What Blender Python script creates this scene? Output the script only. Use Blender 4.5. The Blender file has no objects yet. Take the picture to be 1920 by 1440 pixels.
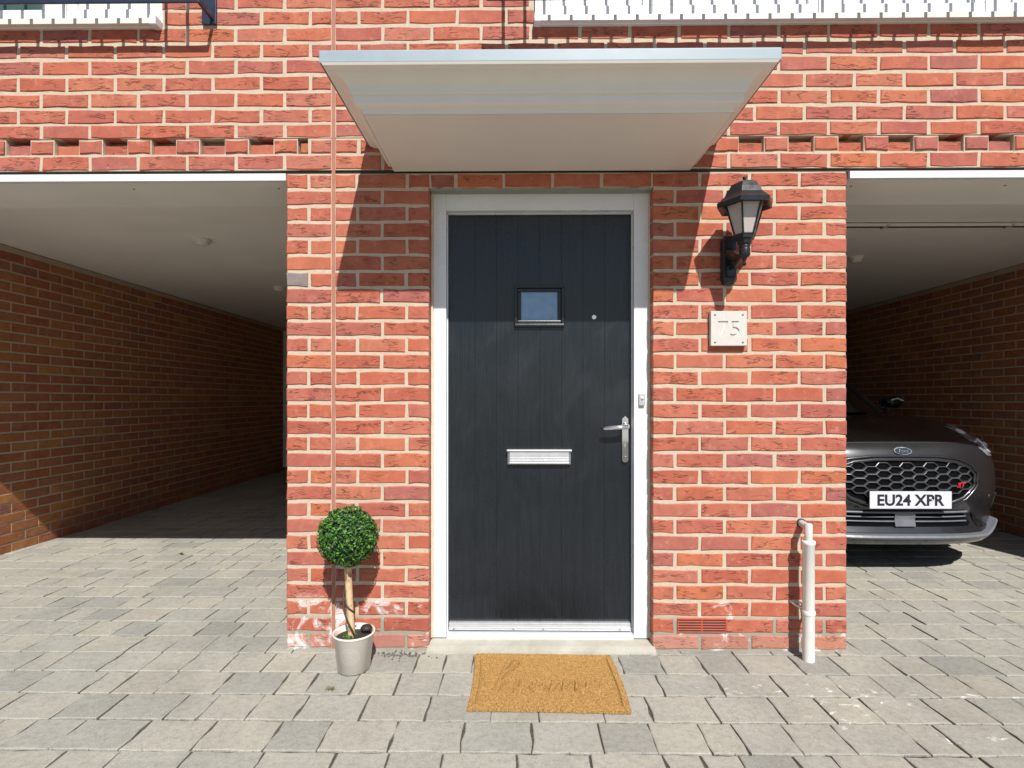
import bpy, bmesh, math, random
import numpy as np
from mathutils import Vector, Matrix
from mathutils.bvhtree import BVHTree
from math import sin, cos, pi, radians as R
rnd = random.Random(7)
sc = bpy.context.scene
col = sc.collection

# ---------------------------------------------------------------- camera
cam_d = bpy.data.cameras.new('camera'); cam = bpy.data.objects.new('camera', cam_d); col.objects.link(cam)
cam_d.sensor_width = 36; cam_d.lens = 1005/1920*36; cam_d.shift_y = 29/1920
cam_d.clip_start = .02; cam_d.clip_end = 300
cam.location = (0, -2.44, 1.14); cam.rotation_euler = (R(90), 0, R(.6))
sc.camera = cam
# ---------------------------------------------------------------- sky and sun
SUN = Vector((.143, -.6, .665)).normalized()
w = bpy.data.worlds.new('World'); sc.world = w; w.use_nodes = True
wn = w.node_tree.nodes; wl = w.node_tree.links
bg = wn['Background']; sky = wn.new('ShaderNodeTexSky'); sky.sky_type = 'NISHITA'; sky.sun_disc = False
sky.sun_elevation = math.asin(SUN.z); sky.sun_rotation = math.atan2(SUN.x, SUN.y)
sky.air_density = 1.0; sky.dust_density = .6; sky.ozone_density = 1.5
wl.new(sky.outputs[0], bg.inputs[0]); bg.inputs[1].default_value = .066
sd = bpy.data.lights.new('sun', 'SUN'); sd.energy = 4.9; sd.angle = R(.5); sd.color = (1, .955, .89)
so = bpy.data.objects.new('sun', sd); col.objects.link(so); so.location = SUN*20
so.rotation_euler = (-SUN).to_track_quat('-Z', 'Y').to_euler()
sc.view_settings.view_transform = 'Standard'; sc.view_settings.look = 'None'
sc.view_settings.gamma = 1; sc.view_settings.use_curve_mapping = False
sc.view_settings.exposure = .34
sc.cycles.max_bounces = 10; sc.cycles.diffuse_bounces = 7

# ---------------------------------------------------------------- helpers
def link(o, parent=None):
    col.objects.link(o)
    if parent is not None: o.parent = parent
    return o
def tag(o, label=None, cat=None, group=None, kind=None):
    if label: o['label'] = label
    if cat: o['category'] = cat
    if group: o['group'] = group
    if kind: o['kind'] = kind
    return o
def thing(name, loc, label, cat, group=None):
    o = bpy.data.objects.new(name, None); o.location = loc; o.empty_display_size = .1
    return tag(link(o), label, cat, group)

class MB:
    """collects geometry and links it as one mesh object"""
    def __init__(s): s.v = []; s.f = []; s.sm = []
    def add(s, vs, fs, smooth=False):
        b = len(s.v); s.v += [tuple(p) for p in vs]; s.f += [tuple(i+b for i in f) for f in fs]; s.sm += [smooth]*len(fs)
        return s
    def box(s, x0, x1, y0, y1, z0, z1, b=0):
        if b <= 0:
            vs = [(x, y, z) for x in (x0, x1) for y in (y0, y1) for z in (z0, z1)]
            return s.add(vs, [(0,1,3,2),(4,6,7,5),(0,4,5,1),(2,3,7,6),(0,2,6,4),(1,5,7,3)])
        bm = bmesh.new(); bmesh.ops.create_cube(bm, size=1)
        for v in bm.verts:
            v.co = Vector(((x0+x1)/2+v.co.x*(x1-x0), (y0+y1)/2+v.co.y*(y1-y0), (z0+z1)/2+v.co.z*(z1-z0)))
        b = min(b, .45*min(abs(x1-x0), abs(y1-y0), abs(z1-z0)))
        bmesh.ops.bevel(bm, geom=bm.edges[:], offset=b, segments=2, profile=.6, affect='EDGES')
        return s.bm(bm)
    def bm(s, bm, smooth=False):
        bm.verts.index_update()
        s.add([v.co for v in bm.verts], [[v.index for v in f.verts] for f in bm.faces], smooth); bm.free(); return s
    def loft(s, rings, closed=True, cap0=True, cap1=True, smooth=False):
        n = len(rings[0]); vs = [p for r in rings for p in r]; fs = []
        for k in range(len(rings)-1):
            for i in range(n if closed else n-1):
                j = (i+1) % n; fs.append((k*n+i, k*n+j, (k+1)*n+j, (k+1)*n+i))
        s.add(vs, fs, smooth)
        if closed and cap0: s.add(rings[0], [tuple(range(n))[::-1]])
        if closed and cap1: s.add(rings[-1], [tuple(range(n))])
        return s
    def lathe(s, prof, c=(0,0,0), n=24, smooth=True, a0=0, axis='z', sy=1, cap1=True):
        rings = []
        for r, h in prof:
            ring = []
            for i in range(n):
                a = a0+2*pi*i/n; p, q = r*cos(a), r*sin(a)*sy
                if axis == 'z': ring.append((c[0]+p, c[1]+q, c[2]+h))
                elif axis == 'y': ring.append((c[0]+p, c[1]+h, c[2]+q))
                else: ring.append((c[0]+h, c[1]+p, c[2]+q))
            rings.append(ring)
        return s.loft(rings, smooth=smooth, cap1=cap1)
    def tube(s, pts, r, n=10, smooth=True):
        pts = [Vector(p) for p in pts]; rings = []
        for i, p in enumerate(pts):
            t = (pts[min(i+1, len(pts)-1)]-pts[max(i-1, 0)]).normalized()
            up = Vector((0,0,1)) if abs(t.z) < .9 else Vector((0,1,0))
            a = t.cross(up).normalized(); b = t.cross(a)
            rr = r[i] if isinstance(r, (list, tuple)) else r
            rings.append([p+a*rr*cos(2*pi*k/n)+b*rr*sin(2*pi*k/n) for k in range(n)])
        return s.loft(rings, smooth=smooth)
    def prism(s, poly, y0, y1):
        """polygon in x,z extruded along y"""
        n = len(poly); vs = [(x, y0, z) for x, z in poly]+[(x, y1, z) for x, z in poly]
        return s.add(vs, [tuple(range(n)), tuple(range(2*n-1, n-1, -1))]+[(i, n+i, n+(i+1) % n, (i+1) % n) for i in range(n)])
    def mesh(s, name, mat, recalc=True):
        me = bpy.data.meshes.new(name); me.from_pydata(s.v, [], s.f); me.update()
        me.polygons.foreach_set('use_smooth', s.sm)
        if recalc and len(s.f) < 60000:
            bm = bmesh.new(); bm.from_mesh(me); bmesh.ops.recalc_face_normals(bm, faces=bm.faces); bm.to_mesh(me); bm.free()
        for m in (mat if isinstance(mat, (list, tuple)) else [mat]): me.materials.append(m)
        return me
    def build(s, name, mat, parent=None, loc=None, label=None, kind=None):
        o = bpy.data.objects.new(name, s.mesh(name, mat)); link(o, parent)
        if loc: o.location = loc
        return tag(o, label, kind=kind)

def text_mesh(txt, size, depth, name='text', mat=None, shear=0, offset=0, space=1):
    cu = bpy.data.curves.new('t', 'FONT'); cu.body = txt; cu.size = size; cu.extrude = depth/2; cu.align_x = 'CENTER'; cu.align_y = 'CENTER'
    cu.shear = shear; cu.offset = offset; cu.space_character = space; cu.resolution_u = 4
    o = bpy.data.objects.new('t', cu); col.objects.link(o); bpy.context.view_layer.update()
    me = bpy.data.meshes.new_from_object(o.evaluated_get(bpy.context.evaluated_depsgraph_get()))
    bpy.data.objects.remove(o); bpy.data.curves.remove(cu)
    me.name = name; me.materials.clear()
    if mat: me.materials.append(mat)
    return me
STAND = Matrix.Rotation(R(90), 4, 'X')      # text lying in xy -> standing, facing -y

# ---------------------------------------------------------------- materials
class NT:
    def __init__(s, name):
        s.m = bpy.data.materials.new(name); s.m.use_nodes = True; s.t = s.m.node_tree; s.n = s.t.nodes; s.l = s.t.links
        s.b = s.n['Principled BSDF']
    def set(s, node, k, v):
        if v is None: return
        if hasattr(v, 'is_output') or hasattr(v, 'links'): s.l.new(v, node.inputs[k])
        else: node.inputs[k].default_value = v
    def N(s, typ, **kw):
        n = s.n.new('ShaderNode'+typ)
        for k, v in kw.items():
            if k.startswith('_'): setattr(n, k[1:], v)
            else: s.set(n, k.replace('__', ' '), v)
        return n
    def math(s, op, a, b=0., c=None, clamp=False):
        n = s.n.new('ShaderNodeMath'); n.operation = op; n.use_clamp = clamp
        s.set(n, 0, a); s.set(n, 1, b)
        if c is not None: s.set(n, 2, c)
        return n.outputs[0]
    def maprange(s, v, a, b, c=0., d=1.):
        n = s.n.new('ShaderNodeMapRange'); s.set(n, 0, v); n.inputs[1].default_value = a; n.inputs[2].default_value = b
        n.inputs[3].default_value = c; n.inputs[4].default_value = d; return n.outputs[0]
    def mix(s, f, a, b, blend='MIX'):
        n = s.n.new('ShaderNodeMix'); n.data_type = 'RGBA'; n.blend_type = blend
        s.set(n, 0, f); s.set(n, 6, a); s.set(n, 7, b); return n.outputs[2]
    def map(s, vec, scale=(1,1,1), loc=(0,0,0), rot=(0,0,0)):
        n = s.n.new('ShaderNodeMapping'); s.l.new(vec, n.inputs[0]); s.set(n, 1, loc); n.inputs[2].default_value = rot; n.inputs[3].default_value = scale
        return n.outputs[0]
    def noise(s, vec, scale, detail=4, rough=.55, dist=0.):
        n = s.n.new('ShaderNodeTexNoise'); 
        if vec is not None: s.l.new(vec, n.inputs['Vector'])
        n.inputs['Scale'].default_value = scale; n.inputs['Detail'].default_value = detail
        n.inputs['Roughness'].default_value = rough; n.inputs['Distortion'].default_value = dist
        return n.outputs[0]
    def ramp(s, f, stops, interp='LINEAR'):
        n = s.n.new('ShaderNodeValToRGB'); s.l.new(f, n.inputs[0]); e = n.color_ramp.elements; n.color_ramp.interpolation = interp
        while len(e) < len(stops): e.new(.5)
        for k, (p, c) in zip(e, stops): k.position = p; k.color = (*c, 1)
        return n.outputs[0]
    def bump(s, h, strength, dist, prev=None):
        n = s.n.new('ShaderNodeBump'); s.l.new(h, n.inputs['Height']); n.inputs['Strength'].default_value = strength; n.inputs['Distance'].default_value = dist
        if prev is not None: s.l.new(prev, n.inputs['Normal'])
        return n.outputs[0]
    def out(s, color=None, rough=.5, metal=0., normal=None, **kw):
        s.set(s.b, 'Base Color', color if color is None or hasattr(color, 'links') else (*color, 1)); s.set(s.b, 'Roughness', rough); s.set(s.b, 'Metallic', metal)
        if normal is not None: s.l.new(normal, s.b.inputs['Normal'])
        for k, v in kw.items(): s.set(s.b, k.replace('_', ' '), v)
        return s.m
    @property
    def obj(s): return s.N('TexCoord').outputs['Object']
    @property
    def pos(s): return s.N('NewGeometry').outputs['Position']

def plain(name, c, rough=.5, metal=0., nscale=25, var=.12, bump=.0, bscale=200, **kw):
    t = NT(name); n = t.noise(t.obj, nscale, 5, .6)
    cc = t.mix(t.maprange(n, .3, .7), (*[x*(1-var) for x in c], 1), (*[min(1, x*(1+var)) for x in c], 1))
    nm = t.bump(t.noise(t.obj, bscale, 3, .6), bump, .001) if bump else None
    rr = t.maprange(n, .3, .7, max(0, rough-.06), min(1, rough+.06))
    return t.out(cc, rr, metal, nm, **kw)

def brick_mat(name, palette, crease=1.0, efflo=True, stuff=False, axis='x'):
    t = NT(name); P = t.pos
    if stuff:
        rr = t.N('Attribute', _attribute_name='tone').outputs['Fac']
        V = P if axis == 'x' else t.map(P, rot=(0, 0, R(90)))
        V = t.map(V, (1, 1, 1))
    else:
        rr = t.N('ObjectInfo').outputs['Random']
        off = t.N('CombineXYZ', X=t.math('MULTIPLY', rr, 91.), Y=t.math('MULTIPLY', rr, 37.), Z=t.math('MULTIPLY', rr, 53.)).outputs[0]
        va = t.n.new('ShaderNodeVectorMath'); t.l.new(t.obj, va.inputs[0]); t.l.new(off, va.inputs[1]); V = va.outputs[0]
    k = len(palette)-1
    base = t.ramp(rr, [(i/k, c) for i, c in enumerate(palette)])
    # broad blotches over each brick face
    blotch = t.noise(V, 14, 4, .6, .4)
    base = t.mix(t.maprange(blotch, .35, .68), base, t.mix(1., base, (.80, .74, .80, 1), 'MULTIPLY'))
    pale = t.noise(V, 26, 5, .7)
    base = t.mix(t.maprange(pale, .56, .76, 0, .36), base, (.66, .40, .32, 1))
    fine = t.noise(V, 260, 3, .7)
    base = t.mix(t.maprange(fine, .3, .7, 0, .30), base, t.mix(1., base, (.62, .55, .5, 1), 'MULTIPLY'))
    # hand-thrown folds: thin wandering creases, their shade painted dark into the colour
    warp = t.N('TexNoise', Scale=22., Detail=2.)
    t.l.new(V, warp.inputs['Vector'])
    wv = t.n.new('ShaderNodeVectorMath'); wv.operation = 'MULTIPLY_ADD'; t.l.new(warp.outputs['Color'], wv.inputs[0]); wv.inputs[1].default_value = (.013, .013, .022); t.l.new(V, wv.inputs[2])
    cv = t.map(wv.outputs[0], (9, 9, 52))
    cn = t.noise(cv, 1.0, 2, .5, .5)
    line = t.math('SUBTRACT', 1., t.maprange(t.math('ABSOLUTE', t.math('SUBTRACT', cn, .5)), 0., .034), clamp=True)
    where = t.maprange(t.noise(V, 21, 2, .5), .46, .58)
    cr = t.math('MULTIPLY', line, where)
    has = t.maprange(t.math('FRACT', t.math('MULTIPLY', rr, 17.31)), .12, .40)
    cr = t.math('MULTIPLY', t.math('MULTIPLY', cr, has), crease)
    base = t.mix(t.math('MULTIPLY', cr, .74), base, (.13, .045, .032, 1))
    # lime specks
    vo = t.N('TexVoronoi', Scale=95.); t.l.new(V, vo.inputs['Vector'])
    sp = t.math('MULTIPLY', t.maprange(vo.outputs['Distance'], .10, .05), t.maprange(t.noise(V, 17, 1), .55, .62))
    base = t.mix(t.math('MULTIPLY', sp, .7), base, (.72, .62, .5, 1))
    if efflo:   # salts drawn up from the ground, lower two courses
        z = t.N('SeparateXYZ', Vector=P)
        zz = t.maprange(z.outputs[2], .27, .05)
        left = t.maprange(z.outputs[0], -.15, -.9, .0, .10)
        nz = t.math('ADD', t.noise(P, 9, 5, .65, .8), left)
        salt = t.math('MULTIPLY', t.maprange(nz, .62, .74), t.maprange(zz, 0, .35), clamp=True)
        haze_ = t.math('MULTIPLY', t.maprange(z.outputs[2], .085, .06), .38)
        base = t.mix(haze_, base, (.42, .27, .22, 1))
        base = t.mix(t.math('MULTIPLY', salt, .9), base, (.72, .69, .68, 1))
    h = t.math('ADD', t.math('MULTIPLY', t.noise(V, 60, 4, .65), .6), t.math('MULTIPLY', fine, .35))
    h = t.math('SUBTRACT', h, t.math('MULTIPLY', cr, 1.3))
    nm = t.bump(h, .75, .0035)
    return t.out(base, .88, 0, nm, Specular_IOR_Level=.25)

RED = [(.41,.118,.080),(.47,.140,.080),(.50,.155,.088),(.43,.130,.098),(.49,.180,.122),(.52,.165,.080),(.39,.135,.112),(.49,.145,.082),(.44,.125,.080),(.50,.175,.105),(.46,.135,.090)]
WARM_BOUNCE = [(.38,.150,.066),(.43,.165,.072),(.37,.14,.070),(.46,.20,.074),(.34,.15,.105),(.40,.145,.070),(.50,.24,.08),(.37,.16,.085),(.42,.145,.075)]  # carport bricks: warm bounce light and extra brightness put into the palette
M = {}
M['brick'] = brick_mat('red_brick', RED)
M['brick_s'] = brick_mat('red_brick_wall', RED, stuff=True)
M['brick_in'] = brick_mat('bounce_tinted_brick', WARM_BOUNCE, crease=.6, efflo=False)
M['brick_in_s'] = brick_mat('bounce_tinted_brick_wall', WARM_BOUNCE, crease=0, efflo=False, stuff=True, axis='y')
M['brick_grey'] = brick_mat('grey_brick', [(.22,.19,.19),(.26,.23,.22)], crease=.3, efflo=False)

def mortar_mat(name, c, salt=True):
    t = NT(name); P = t.pos; n = t.noise(P, 40, 5, .65); f = t.noise(P, 420, 2, .7)
    base = t.mix(t.maprange(n, .3, .7), (*[x*.82 for x in c], 1), (*c, 1))
    base = t.mix(t.maprange(f, .35, .7, 0, .35), base, (*[x*.6 for x in c], 1))
    z = t.N('SeparateXYZ', Vector=P)
    base = t.mix(t.maprange(z.outputs[2], .17, .13), base, (.30, .285, .23, 1))
    if salt:
        s_ = t.math('MULTIPLY', t.maprange(t.noise(P, 9, 5, .65, .8), .56, .66), t.maprange(z.outputs[2], .26, .16), clamp=True)
        base = t.mix(s_, base, (.7, .67, .65, 1))
    h = t.math('ADD', t.math('MULTIPLY', n, .8), t.math('MULTIPLY', f, .4))
    return t.out(base, .95, 0, t.bump(h, .8, .004), Specular_IOR_Level=.15)
M['mortar'] = mortar_mat('buff_mortar', (.60,.505,.385))
M['mortar_in'] = mortar_mat('grey_mortar', (.56,.48,.36), False)
M['seal'] = plain('brown_sealant', (.37,.155,.105), .8, bump=.5)
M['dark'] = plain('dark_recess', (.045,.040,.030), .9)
M['upvc'] = plain('white_upvc', (.71,.725,.75), .28, var=.02, nscale=6)
M['upvc_dirty'] = plain('white_upvc_soiled', (.70,.68,.63), .4, var=.07, nscale=8)
M['ceiling'] = plain('ceiling_paint', (.82,.80,.76), .75, var=.03, nscale=2, bump=.15, bscale=90)
M['soffit'] = plain('soffit_board', (.78,.76,.72), .6, var=.03, nscale=3)
M['grp'] = plain('canopy_fibreglass', (.82,.775,.71), .42, var=.03, nscale=4)
M['lead'] = plain('blue_grey_fascia', (.27,.34,.39), .45, var=.04, nscale=14, bump=.1)
M['olive'] = plain('painted_edge_shade', (.16,.15,.11), .8)  # shadow on the canopy's inner edges, painted as an olive tone
M['black'] = plain('black_painted_metal', (.012,.014,.017), .30, var=.2, bump=.15, bscale=120)
M['navy'] = plain('dark_blue_painted_metal', (.018,.026,.05), .35, var=.1)
M['alu'] = plain('satin_aluminium', (.62,.63,.65), .42, .6, var=.04)
M['alu_w'] = plain('pale_aluminium', (.76,.78,.80), .35, .35, var=.03)
M['chrome'] = plain('polished_chrome', (.82,.83,.85), .07, 1., var=.02, nscale=5)
M['steel'] = plain('screw_steel', (.35,.36,.38), .4, .9)
M['stone'] = plain('cast_stone', (.55,.53,.50), .85, var=.05, nscale=60, bump=.4, bscale=300)
M['mastic'] = plain('cream_mastic', (.62,.53,.38), .6)
M['pipe'] = plain('white_pipe_plastic', (.72,.71,.68), .4, var=.06, nscale=12)
M['pipe_grey'] = plain('grey_pipe_plastic', (.55,.53,.49), .45, var=.08, nscale=12)
M['terra'] = plain('terracotta_plastic', (.52,.085,.05), .5)
M['rubber'] = plain('black_rubber', (.02,.02,.02), .6)
M['white_pl'] = plain('white_plastic', (.72,.70,.66), .4, var=.03)
M['brown_pipe'] = plain('brown_cable', (.06,.022,.016), .5)
M['pot'] = None; M['soil'] = plain('dark_soil', (.03,.024,.02), .9, bump=1, bscale=90)
M['twig'] = plain('dark_vine', (.05,.035,.028), .6)

def concrete(name, c1, c2):
    t = NT(name); P = t.pos; n = t.noise(P, 7, 6, .65, .5); f = t.noise(P, 220, 3, .7)
    base = t.mix(t.maprange(n, .35, .65), (*c1, 1), (*c2, 1)); base = t.mix(t.maprange(f, .35, .7, 0, .3), base, (.2, .19, .16, 1))
    return t.out(base, .9, 0, t.bump(t.math('ADD', n, t.math('MULTIPLY', f, .3)), .5, .006))
M['step'] = concrete('doorstep_concrete', (.36,.34,.275), (.47,.455,.40))

def paver_mat(name, stuff=False):
    t = NT(name); P = t.pos
    rr = t.N('Attribute', _attribute_name='tone').outputs['Fac'] if stuff else t.N('ObjectInfo').outputs['Random']
    base = t.ramp(rr, [(0, (.43,.424,.39)), (.14, (.455,.445,.40)), (.28, (.405,.402,.375)), (.42, (.445,.438,.405)), (.55, (.46,.445,.395)), (.66, (.42,.416,.388)), (.78, (.35,.350,.333)), (.86, (.44,.43,.392)), (1, (.47,.452,.40))])
    b1 = t.noise(P, 5, 5, .6, .4); base = t.mix(t.maprange(b1, .35, .7, 0, .45), base, t.mix(1., base, (.72, .72, .74, 1), 'MULTIPLY'))
    g1 = t.noise(P, 230, 3, .75); base = t.mix(t.maprange(g1, .33, .68, .0, .62), base, t.mix(1., base, (.50, .49, .48, 1), 'MULTIPLY'))
    g2 = t.noise(P, 130, 3, .8); base = t.mix(t.maprange(g2, .60, .72, 0, .5), base, (.62, .60, .53, 1))
    d1 = t.noise(P, 1.7, 5, .6, .6); base = t.mix(t.maprange(d1, .48, .70, 0, .42), base, (.20, .195, .18, 1))
    base = t.mix(1., base, (1.0, 1.0, .96, 1), 'MULTIPLY')
    # dried white paint / lime spatter right of the mat
    sx = t.N('SeparateXYZ', Vector=P)
    def spot(cx, cy, rx, ry):
        a = t.math('DIVIDE', t.math('SUBTRACT', sx.outputs[0], cx), rx); b = t.math('DIVIDE', t.math('SUBTRACT', sx.outputs[1], cy), ry)
        return t.math('SUBTRACT', 1., t.math('ADD', t.math('MULTIPLY', a, a), t.math('MULTIPLY', b, b)), clamp=True)
    s = spot(.80, -.30, .12, .11)
    for q in ((1.10, -.345, .26, .09), (1.30, -.40, .22, .10), (1.17, -.52, .16, .07), (1.72, -.36, .28, .05), (1.55,-.62,.2,.05)): s = t.math('MAXIMUM', s, spot(*q))
    sn = t.noise(t.map(P, (14, 30, 14), rot=(0, 0, R(25))), 1.0, 5, .7, .6)
    sm = t.math('MULTIPLY', t.maprange(sn, .585, .64), t.maprange(s, .05, .6), clamp=True)
    base = t.mix(t.math('MULTIPLY', sm, .75), base, (.78, .77, .74, 1))
    g3 = t.noise(P, 38, 5, .7); base = t.mix(t.maprange(g3, .45, .68, 0, .5), base, t.mix(1., base, (.62, .61, .58, 1), 'MULTIPLY'))
    h = t.math('ADD', t.math('MULTIPLY', g1, .6), t.math('MULTIPLY', t.noise(P, 45, 4, .6), 1.1))
    return t.out(base, .93, 0, t.bump(h, .6, .003), Specular_IOR_Level=.2)
M['paver'] = paver_mat('block_paver'); M['paver_s'] = paver_mat('block_paving_far', True)
def joint_mat():
    t = NT('joint_sand'); P = t.pos; n = t.noise(P, 6, 5, .7); f = t.noise(P, 180, 3, .7)
    b = t.mix(t.maprange(f, .35, .65), (.03,.028,.022,1), (.12,.108,.085,1)); b = t.mix(t.maprange(n, .56, .64), b, (.10,.105,.035,1))
    return t.out(b, .95, 0, t.bump(f, .8, .004))
M['joint'] = joint_mat()

def door_mat():
    t = NT('dark_grey_door_skin'); V = t.obj
    g = t.noise(t.map(V, (60, 60, 3.0)), 1., 5, .65, 1.4)
    ring = t.N('TexWave', _wave_type='BANDS', _bands_direction='X', Scale=7., Distortion=9., Detail=3.)
    t.l.new(t.map(V, (3.2, 1, .55)), ring.inputs['Vector']); ring.inputs['Detail Scale'].default_value = 1.3
    h = t.math('ADD', g, t.math('MULTIPLY', ring.outputs['Fac'], .35))
    c = t.mix(t.maprange(g, .35, .65), (.0055,.0086,.0125,1), (.0095,.0135,.0185,1))
    sm = t.noise(V, 2.6, 5, .65, 1.5); c = t.mix(t.maprange(sm, .5, .75, 0, .5), c, (.022,.027,.033,1))
    return t.out(c, t.maprange(sm, .3, .7, .22, .36), 0, t.bump(h, .6, .0018), Specular_IOR_Level=.55)
M['door'] = door_mat()
def glass_mat(name, c, rough=.03, tr=1.):
    t = NT(name); return t.out(c, rough, 0, None, Transmission_Weight=tr, IOR=1.45)
M['obscure'] = plain('frosted_glass', (.20,.33,.52), .22, bump=.5, bscale=60)
M['window'] = plain('window_glass', (.06,.11,.10), .04, var=.5, nscale=1.5)
M['lamp_glass'] = plain('frosted_lamp_glass', (.62,.56,.54), .35, var=.03, Transmission_Weight=.25, Emission_Strength=0.)

# ---------------------------------------------------------------- brick pieces
BH = .0610
def brick_mb(L, H, D, r, jit=.0026, b=.0042):
    """front face at y=0 looking to -y, centred in x and z: irregular rim and a rubbed edge"""
    xs = [-L/2, -L/6, L/6, L/2]
    rim = [(x, -H/2) for x in xs]+[(x, H/2) for x in xs[::-1]]
    rim = [(x+r.uniform(-1, 1)*jit*.8, z+r.uniform(-1, 1)*jit) for x, z in rim]
    inner = []
    for i, (x, z) in enumerate(rim):
        corner = i in (0, 3, 4, 7); bb = b*r.uniform(.6, 1.3)
        inner.append((x-(math.copysign(bb, x) if corner else 0), z-math.copysign(bb, z)))
    m = MB()
    back = [(x, D, z) for x, z in rim]; mid = [(x, b*.8+r.uniform(0, .0008), z) for x, z in rim]; fr = [(x, r.uniform(-.0008, .0008), z) for x, z in inner]
    m.loft([back, mid, fr], cap0=False, cap1=False)
    m.add(fr, [(0, 1, 6, 7), (1, 2, 5, 6), (2, 3, 4, 5)])
    return m
def variants(L, H, D, n, mat, **k):
    out = []
    for i in range(n):
        out.append(brick_mb(L, H, D, random.Random(int(L*1e4)+i*31+5), **k).mesh('brick', mat))
    return out
STRET = .209; HEAD = .0965; CUT = .091
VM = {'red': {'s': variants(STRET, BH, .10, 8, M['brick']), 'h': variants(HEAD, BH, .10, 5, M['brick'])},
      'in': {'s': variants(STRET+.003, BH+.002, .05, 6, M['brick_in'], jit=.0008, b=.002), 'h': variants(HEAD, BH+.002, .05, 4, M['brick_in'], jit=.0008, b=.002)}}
def lay(parent, kind, x0, x1, zc, y=0., H=BH, rotz=0, origin=None, mat=None):
    """one brick as an object; x along the wall, y out of the wall"""
    L = x1-x0; big = L > .15
    me = rnd.choice(VM[kind]['s' if big else 'h'])
    if mat is not None: me = me.copy(); me.materials.clear(); me.materials.append(mat)
    o = bpy.data.objects.new('brick', me)
    dy = rnd.uniform(-.0012, .0012)
    if origin is None: o.location = ((x0+x1)/2, y+dy, zc+rnd.uniform(-.0008, .0008))
    else: o.location = origin((x0+x1)/2, dy, zc)
    flip = rnd.random() < .5
    o.rotation_euler = (pi if False else 0, rnd.uniform(-.004, .004)+(pi if flip else 0), rotz)
    o.scale = (L/(STRET if big and kind == 'red' else STRET+.003 if big else HEAD), 1, H/BH)
    o.parent = parent; col.objects.link(o); return o
class Stuff:
    """bricks past the individual limit, joined; a per-brick tone attribute"""
    def __init__(s): s.m = MB(); s.t = []
    def brick(s, x0, x1, y0, y1, z0, z1):
        n = len(s.m.f); s.m.box(x0, x1, y0, y1, z0, z1); s.t += [rnd.random()]*(len(s.m.f)-n)
    def build(s, name, mat, parent):
        o = s.m.build(name, mat, parent, kind='stuff'); me = o.data
        a = me.attributes.new('tone', 'FLOAT', 'FACE'); a.data.foreach_set('value', s.t); return o

# ================================================================= THE TWO HOUSES
house = thing('terraced_house', (0, 0, 0), 'red brick house with the dark front door, right of the brown vertical joint', 'house')
neigh = thing('terraced_house', (-2, 0, 0), 'red brick house left of the brown vertical joint, above the empty carport', 'house')
neigh_off = Vector((2, 0, 0))
def child(name, mb, mat, parent, **k):      # neighbour parts are built in world metres, then shifted under its empty
    o = mb.build(name, mat, parent, **k)
    if parent is neigh: o.location = neigh_off
    return o
JX = -.842
WIN_R = (.075, 3.30); WIN_L = (-4.9, -1.63); WZ = (2.868, 4.75); TOP = 5.2
# mortar bodies
wm = MB(); g = .0035
wm.box(-.834, -.4065, g, .34, -.05, 2.172)
wm.box(.6175, 1.4855, g, .34, -.05, 2.172)
wm.box(-.4065, .6175, g, .055, 2.106, 2.172)
wm.box(-.834, 5.2, g, .30, 2.190, 2.258)
wm.box(-.834, 5.2, .060, .30, 2.258, 2.338)
wm.box(-.834, 5.2, g, .30, 2.338, 2.842)
wm.box(-.834, WIN_R[0], g, .30, 2.842, TOP)
wm.box(WIN_R[1], 5.2, g, .30, 2.842, TOP)
wm.box(WIN_R[0], WIN_R[1], g, .30, WZ[1], TOP)
for k_ in range(19):
    xa_ = .898+.225*k_
    if xa_ < 5: wm.box(xa_-.004, xa_+.107, .007, .0605, 2.2581, 2.3379)
wm.box(-.834, .8935, .006, .0605, 2.2581, 2.3379); wm.box(.894, 5.2, .009, .0605, 2.2581, 2.266)
wall_c = child('front_wall', wm, M['mortar'], house)
wm = MB()
wm.box(-1.0535, -.850, g, .34, -.05, 2.172)
wm.box(-5.2, -.850, g, .30, 2.190, 2.258); wm.box(-5.2, -.850, .060, .30, 2.258, 2.338)
wm.box(-5.2, -.850, g, .30, 2.338, 2.842)
wm.box(-1.63, -.850, g, .30, 2.842, TOP); wm.box(-5.2, WIN_L[0], g, .30, 2.842, TOP); wm.box(WIN_L[0], WIN_L[1], g, .30, WZ[1], TOP)
for k_ in range(18): wm.box(-1.115-.225*k_-.004, -1.115-.225*k_+.107, .007, .0605, 2.2581, 2.3379)
wm.box(-.960, -.850, .006, .0605, 2.2581, 2.3379); wm.box(-5.2, -.961, .009, .0605, 2.2581, 2.266)
wall_n = child('front_wall', wm, M['mortar'], neigh); 
# vertical movement joint and the dark slot over the openings
child('movement_joint', MB().box(-.850, -.834, .001, .3, 0, TOP), M['seal'], house)
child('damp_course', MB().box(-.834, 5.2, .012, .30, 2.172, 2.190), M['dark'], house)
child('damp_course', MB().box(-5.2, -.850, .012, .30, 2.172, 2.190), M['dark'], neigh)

s_house, s_neigh = Stuff(), Stuff()
inframe_top = 3.0
def facade_brick(x0, x1, zc, y=0., mat=None, H=BH, hidden=False):
    left = x1 < -.84
    if zc > inframe_top or x0 > 2.32 or x1 < -2.36 or hidden:
        st = s_neigh if left else s_house
        st.brick(x0, x1, y, y+.05, zc-H/2, zc+H/2)
    elif left:
        b = lay(wall_n, 'red', x0, x1, zc, y, H, mat=mat)
    else: lay(wall_c, 'red', x0, x1, zc, y, H, mat=mat)
J = .0132/2
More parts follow.
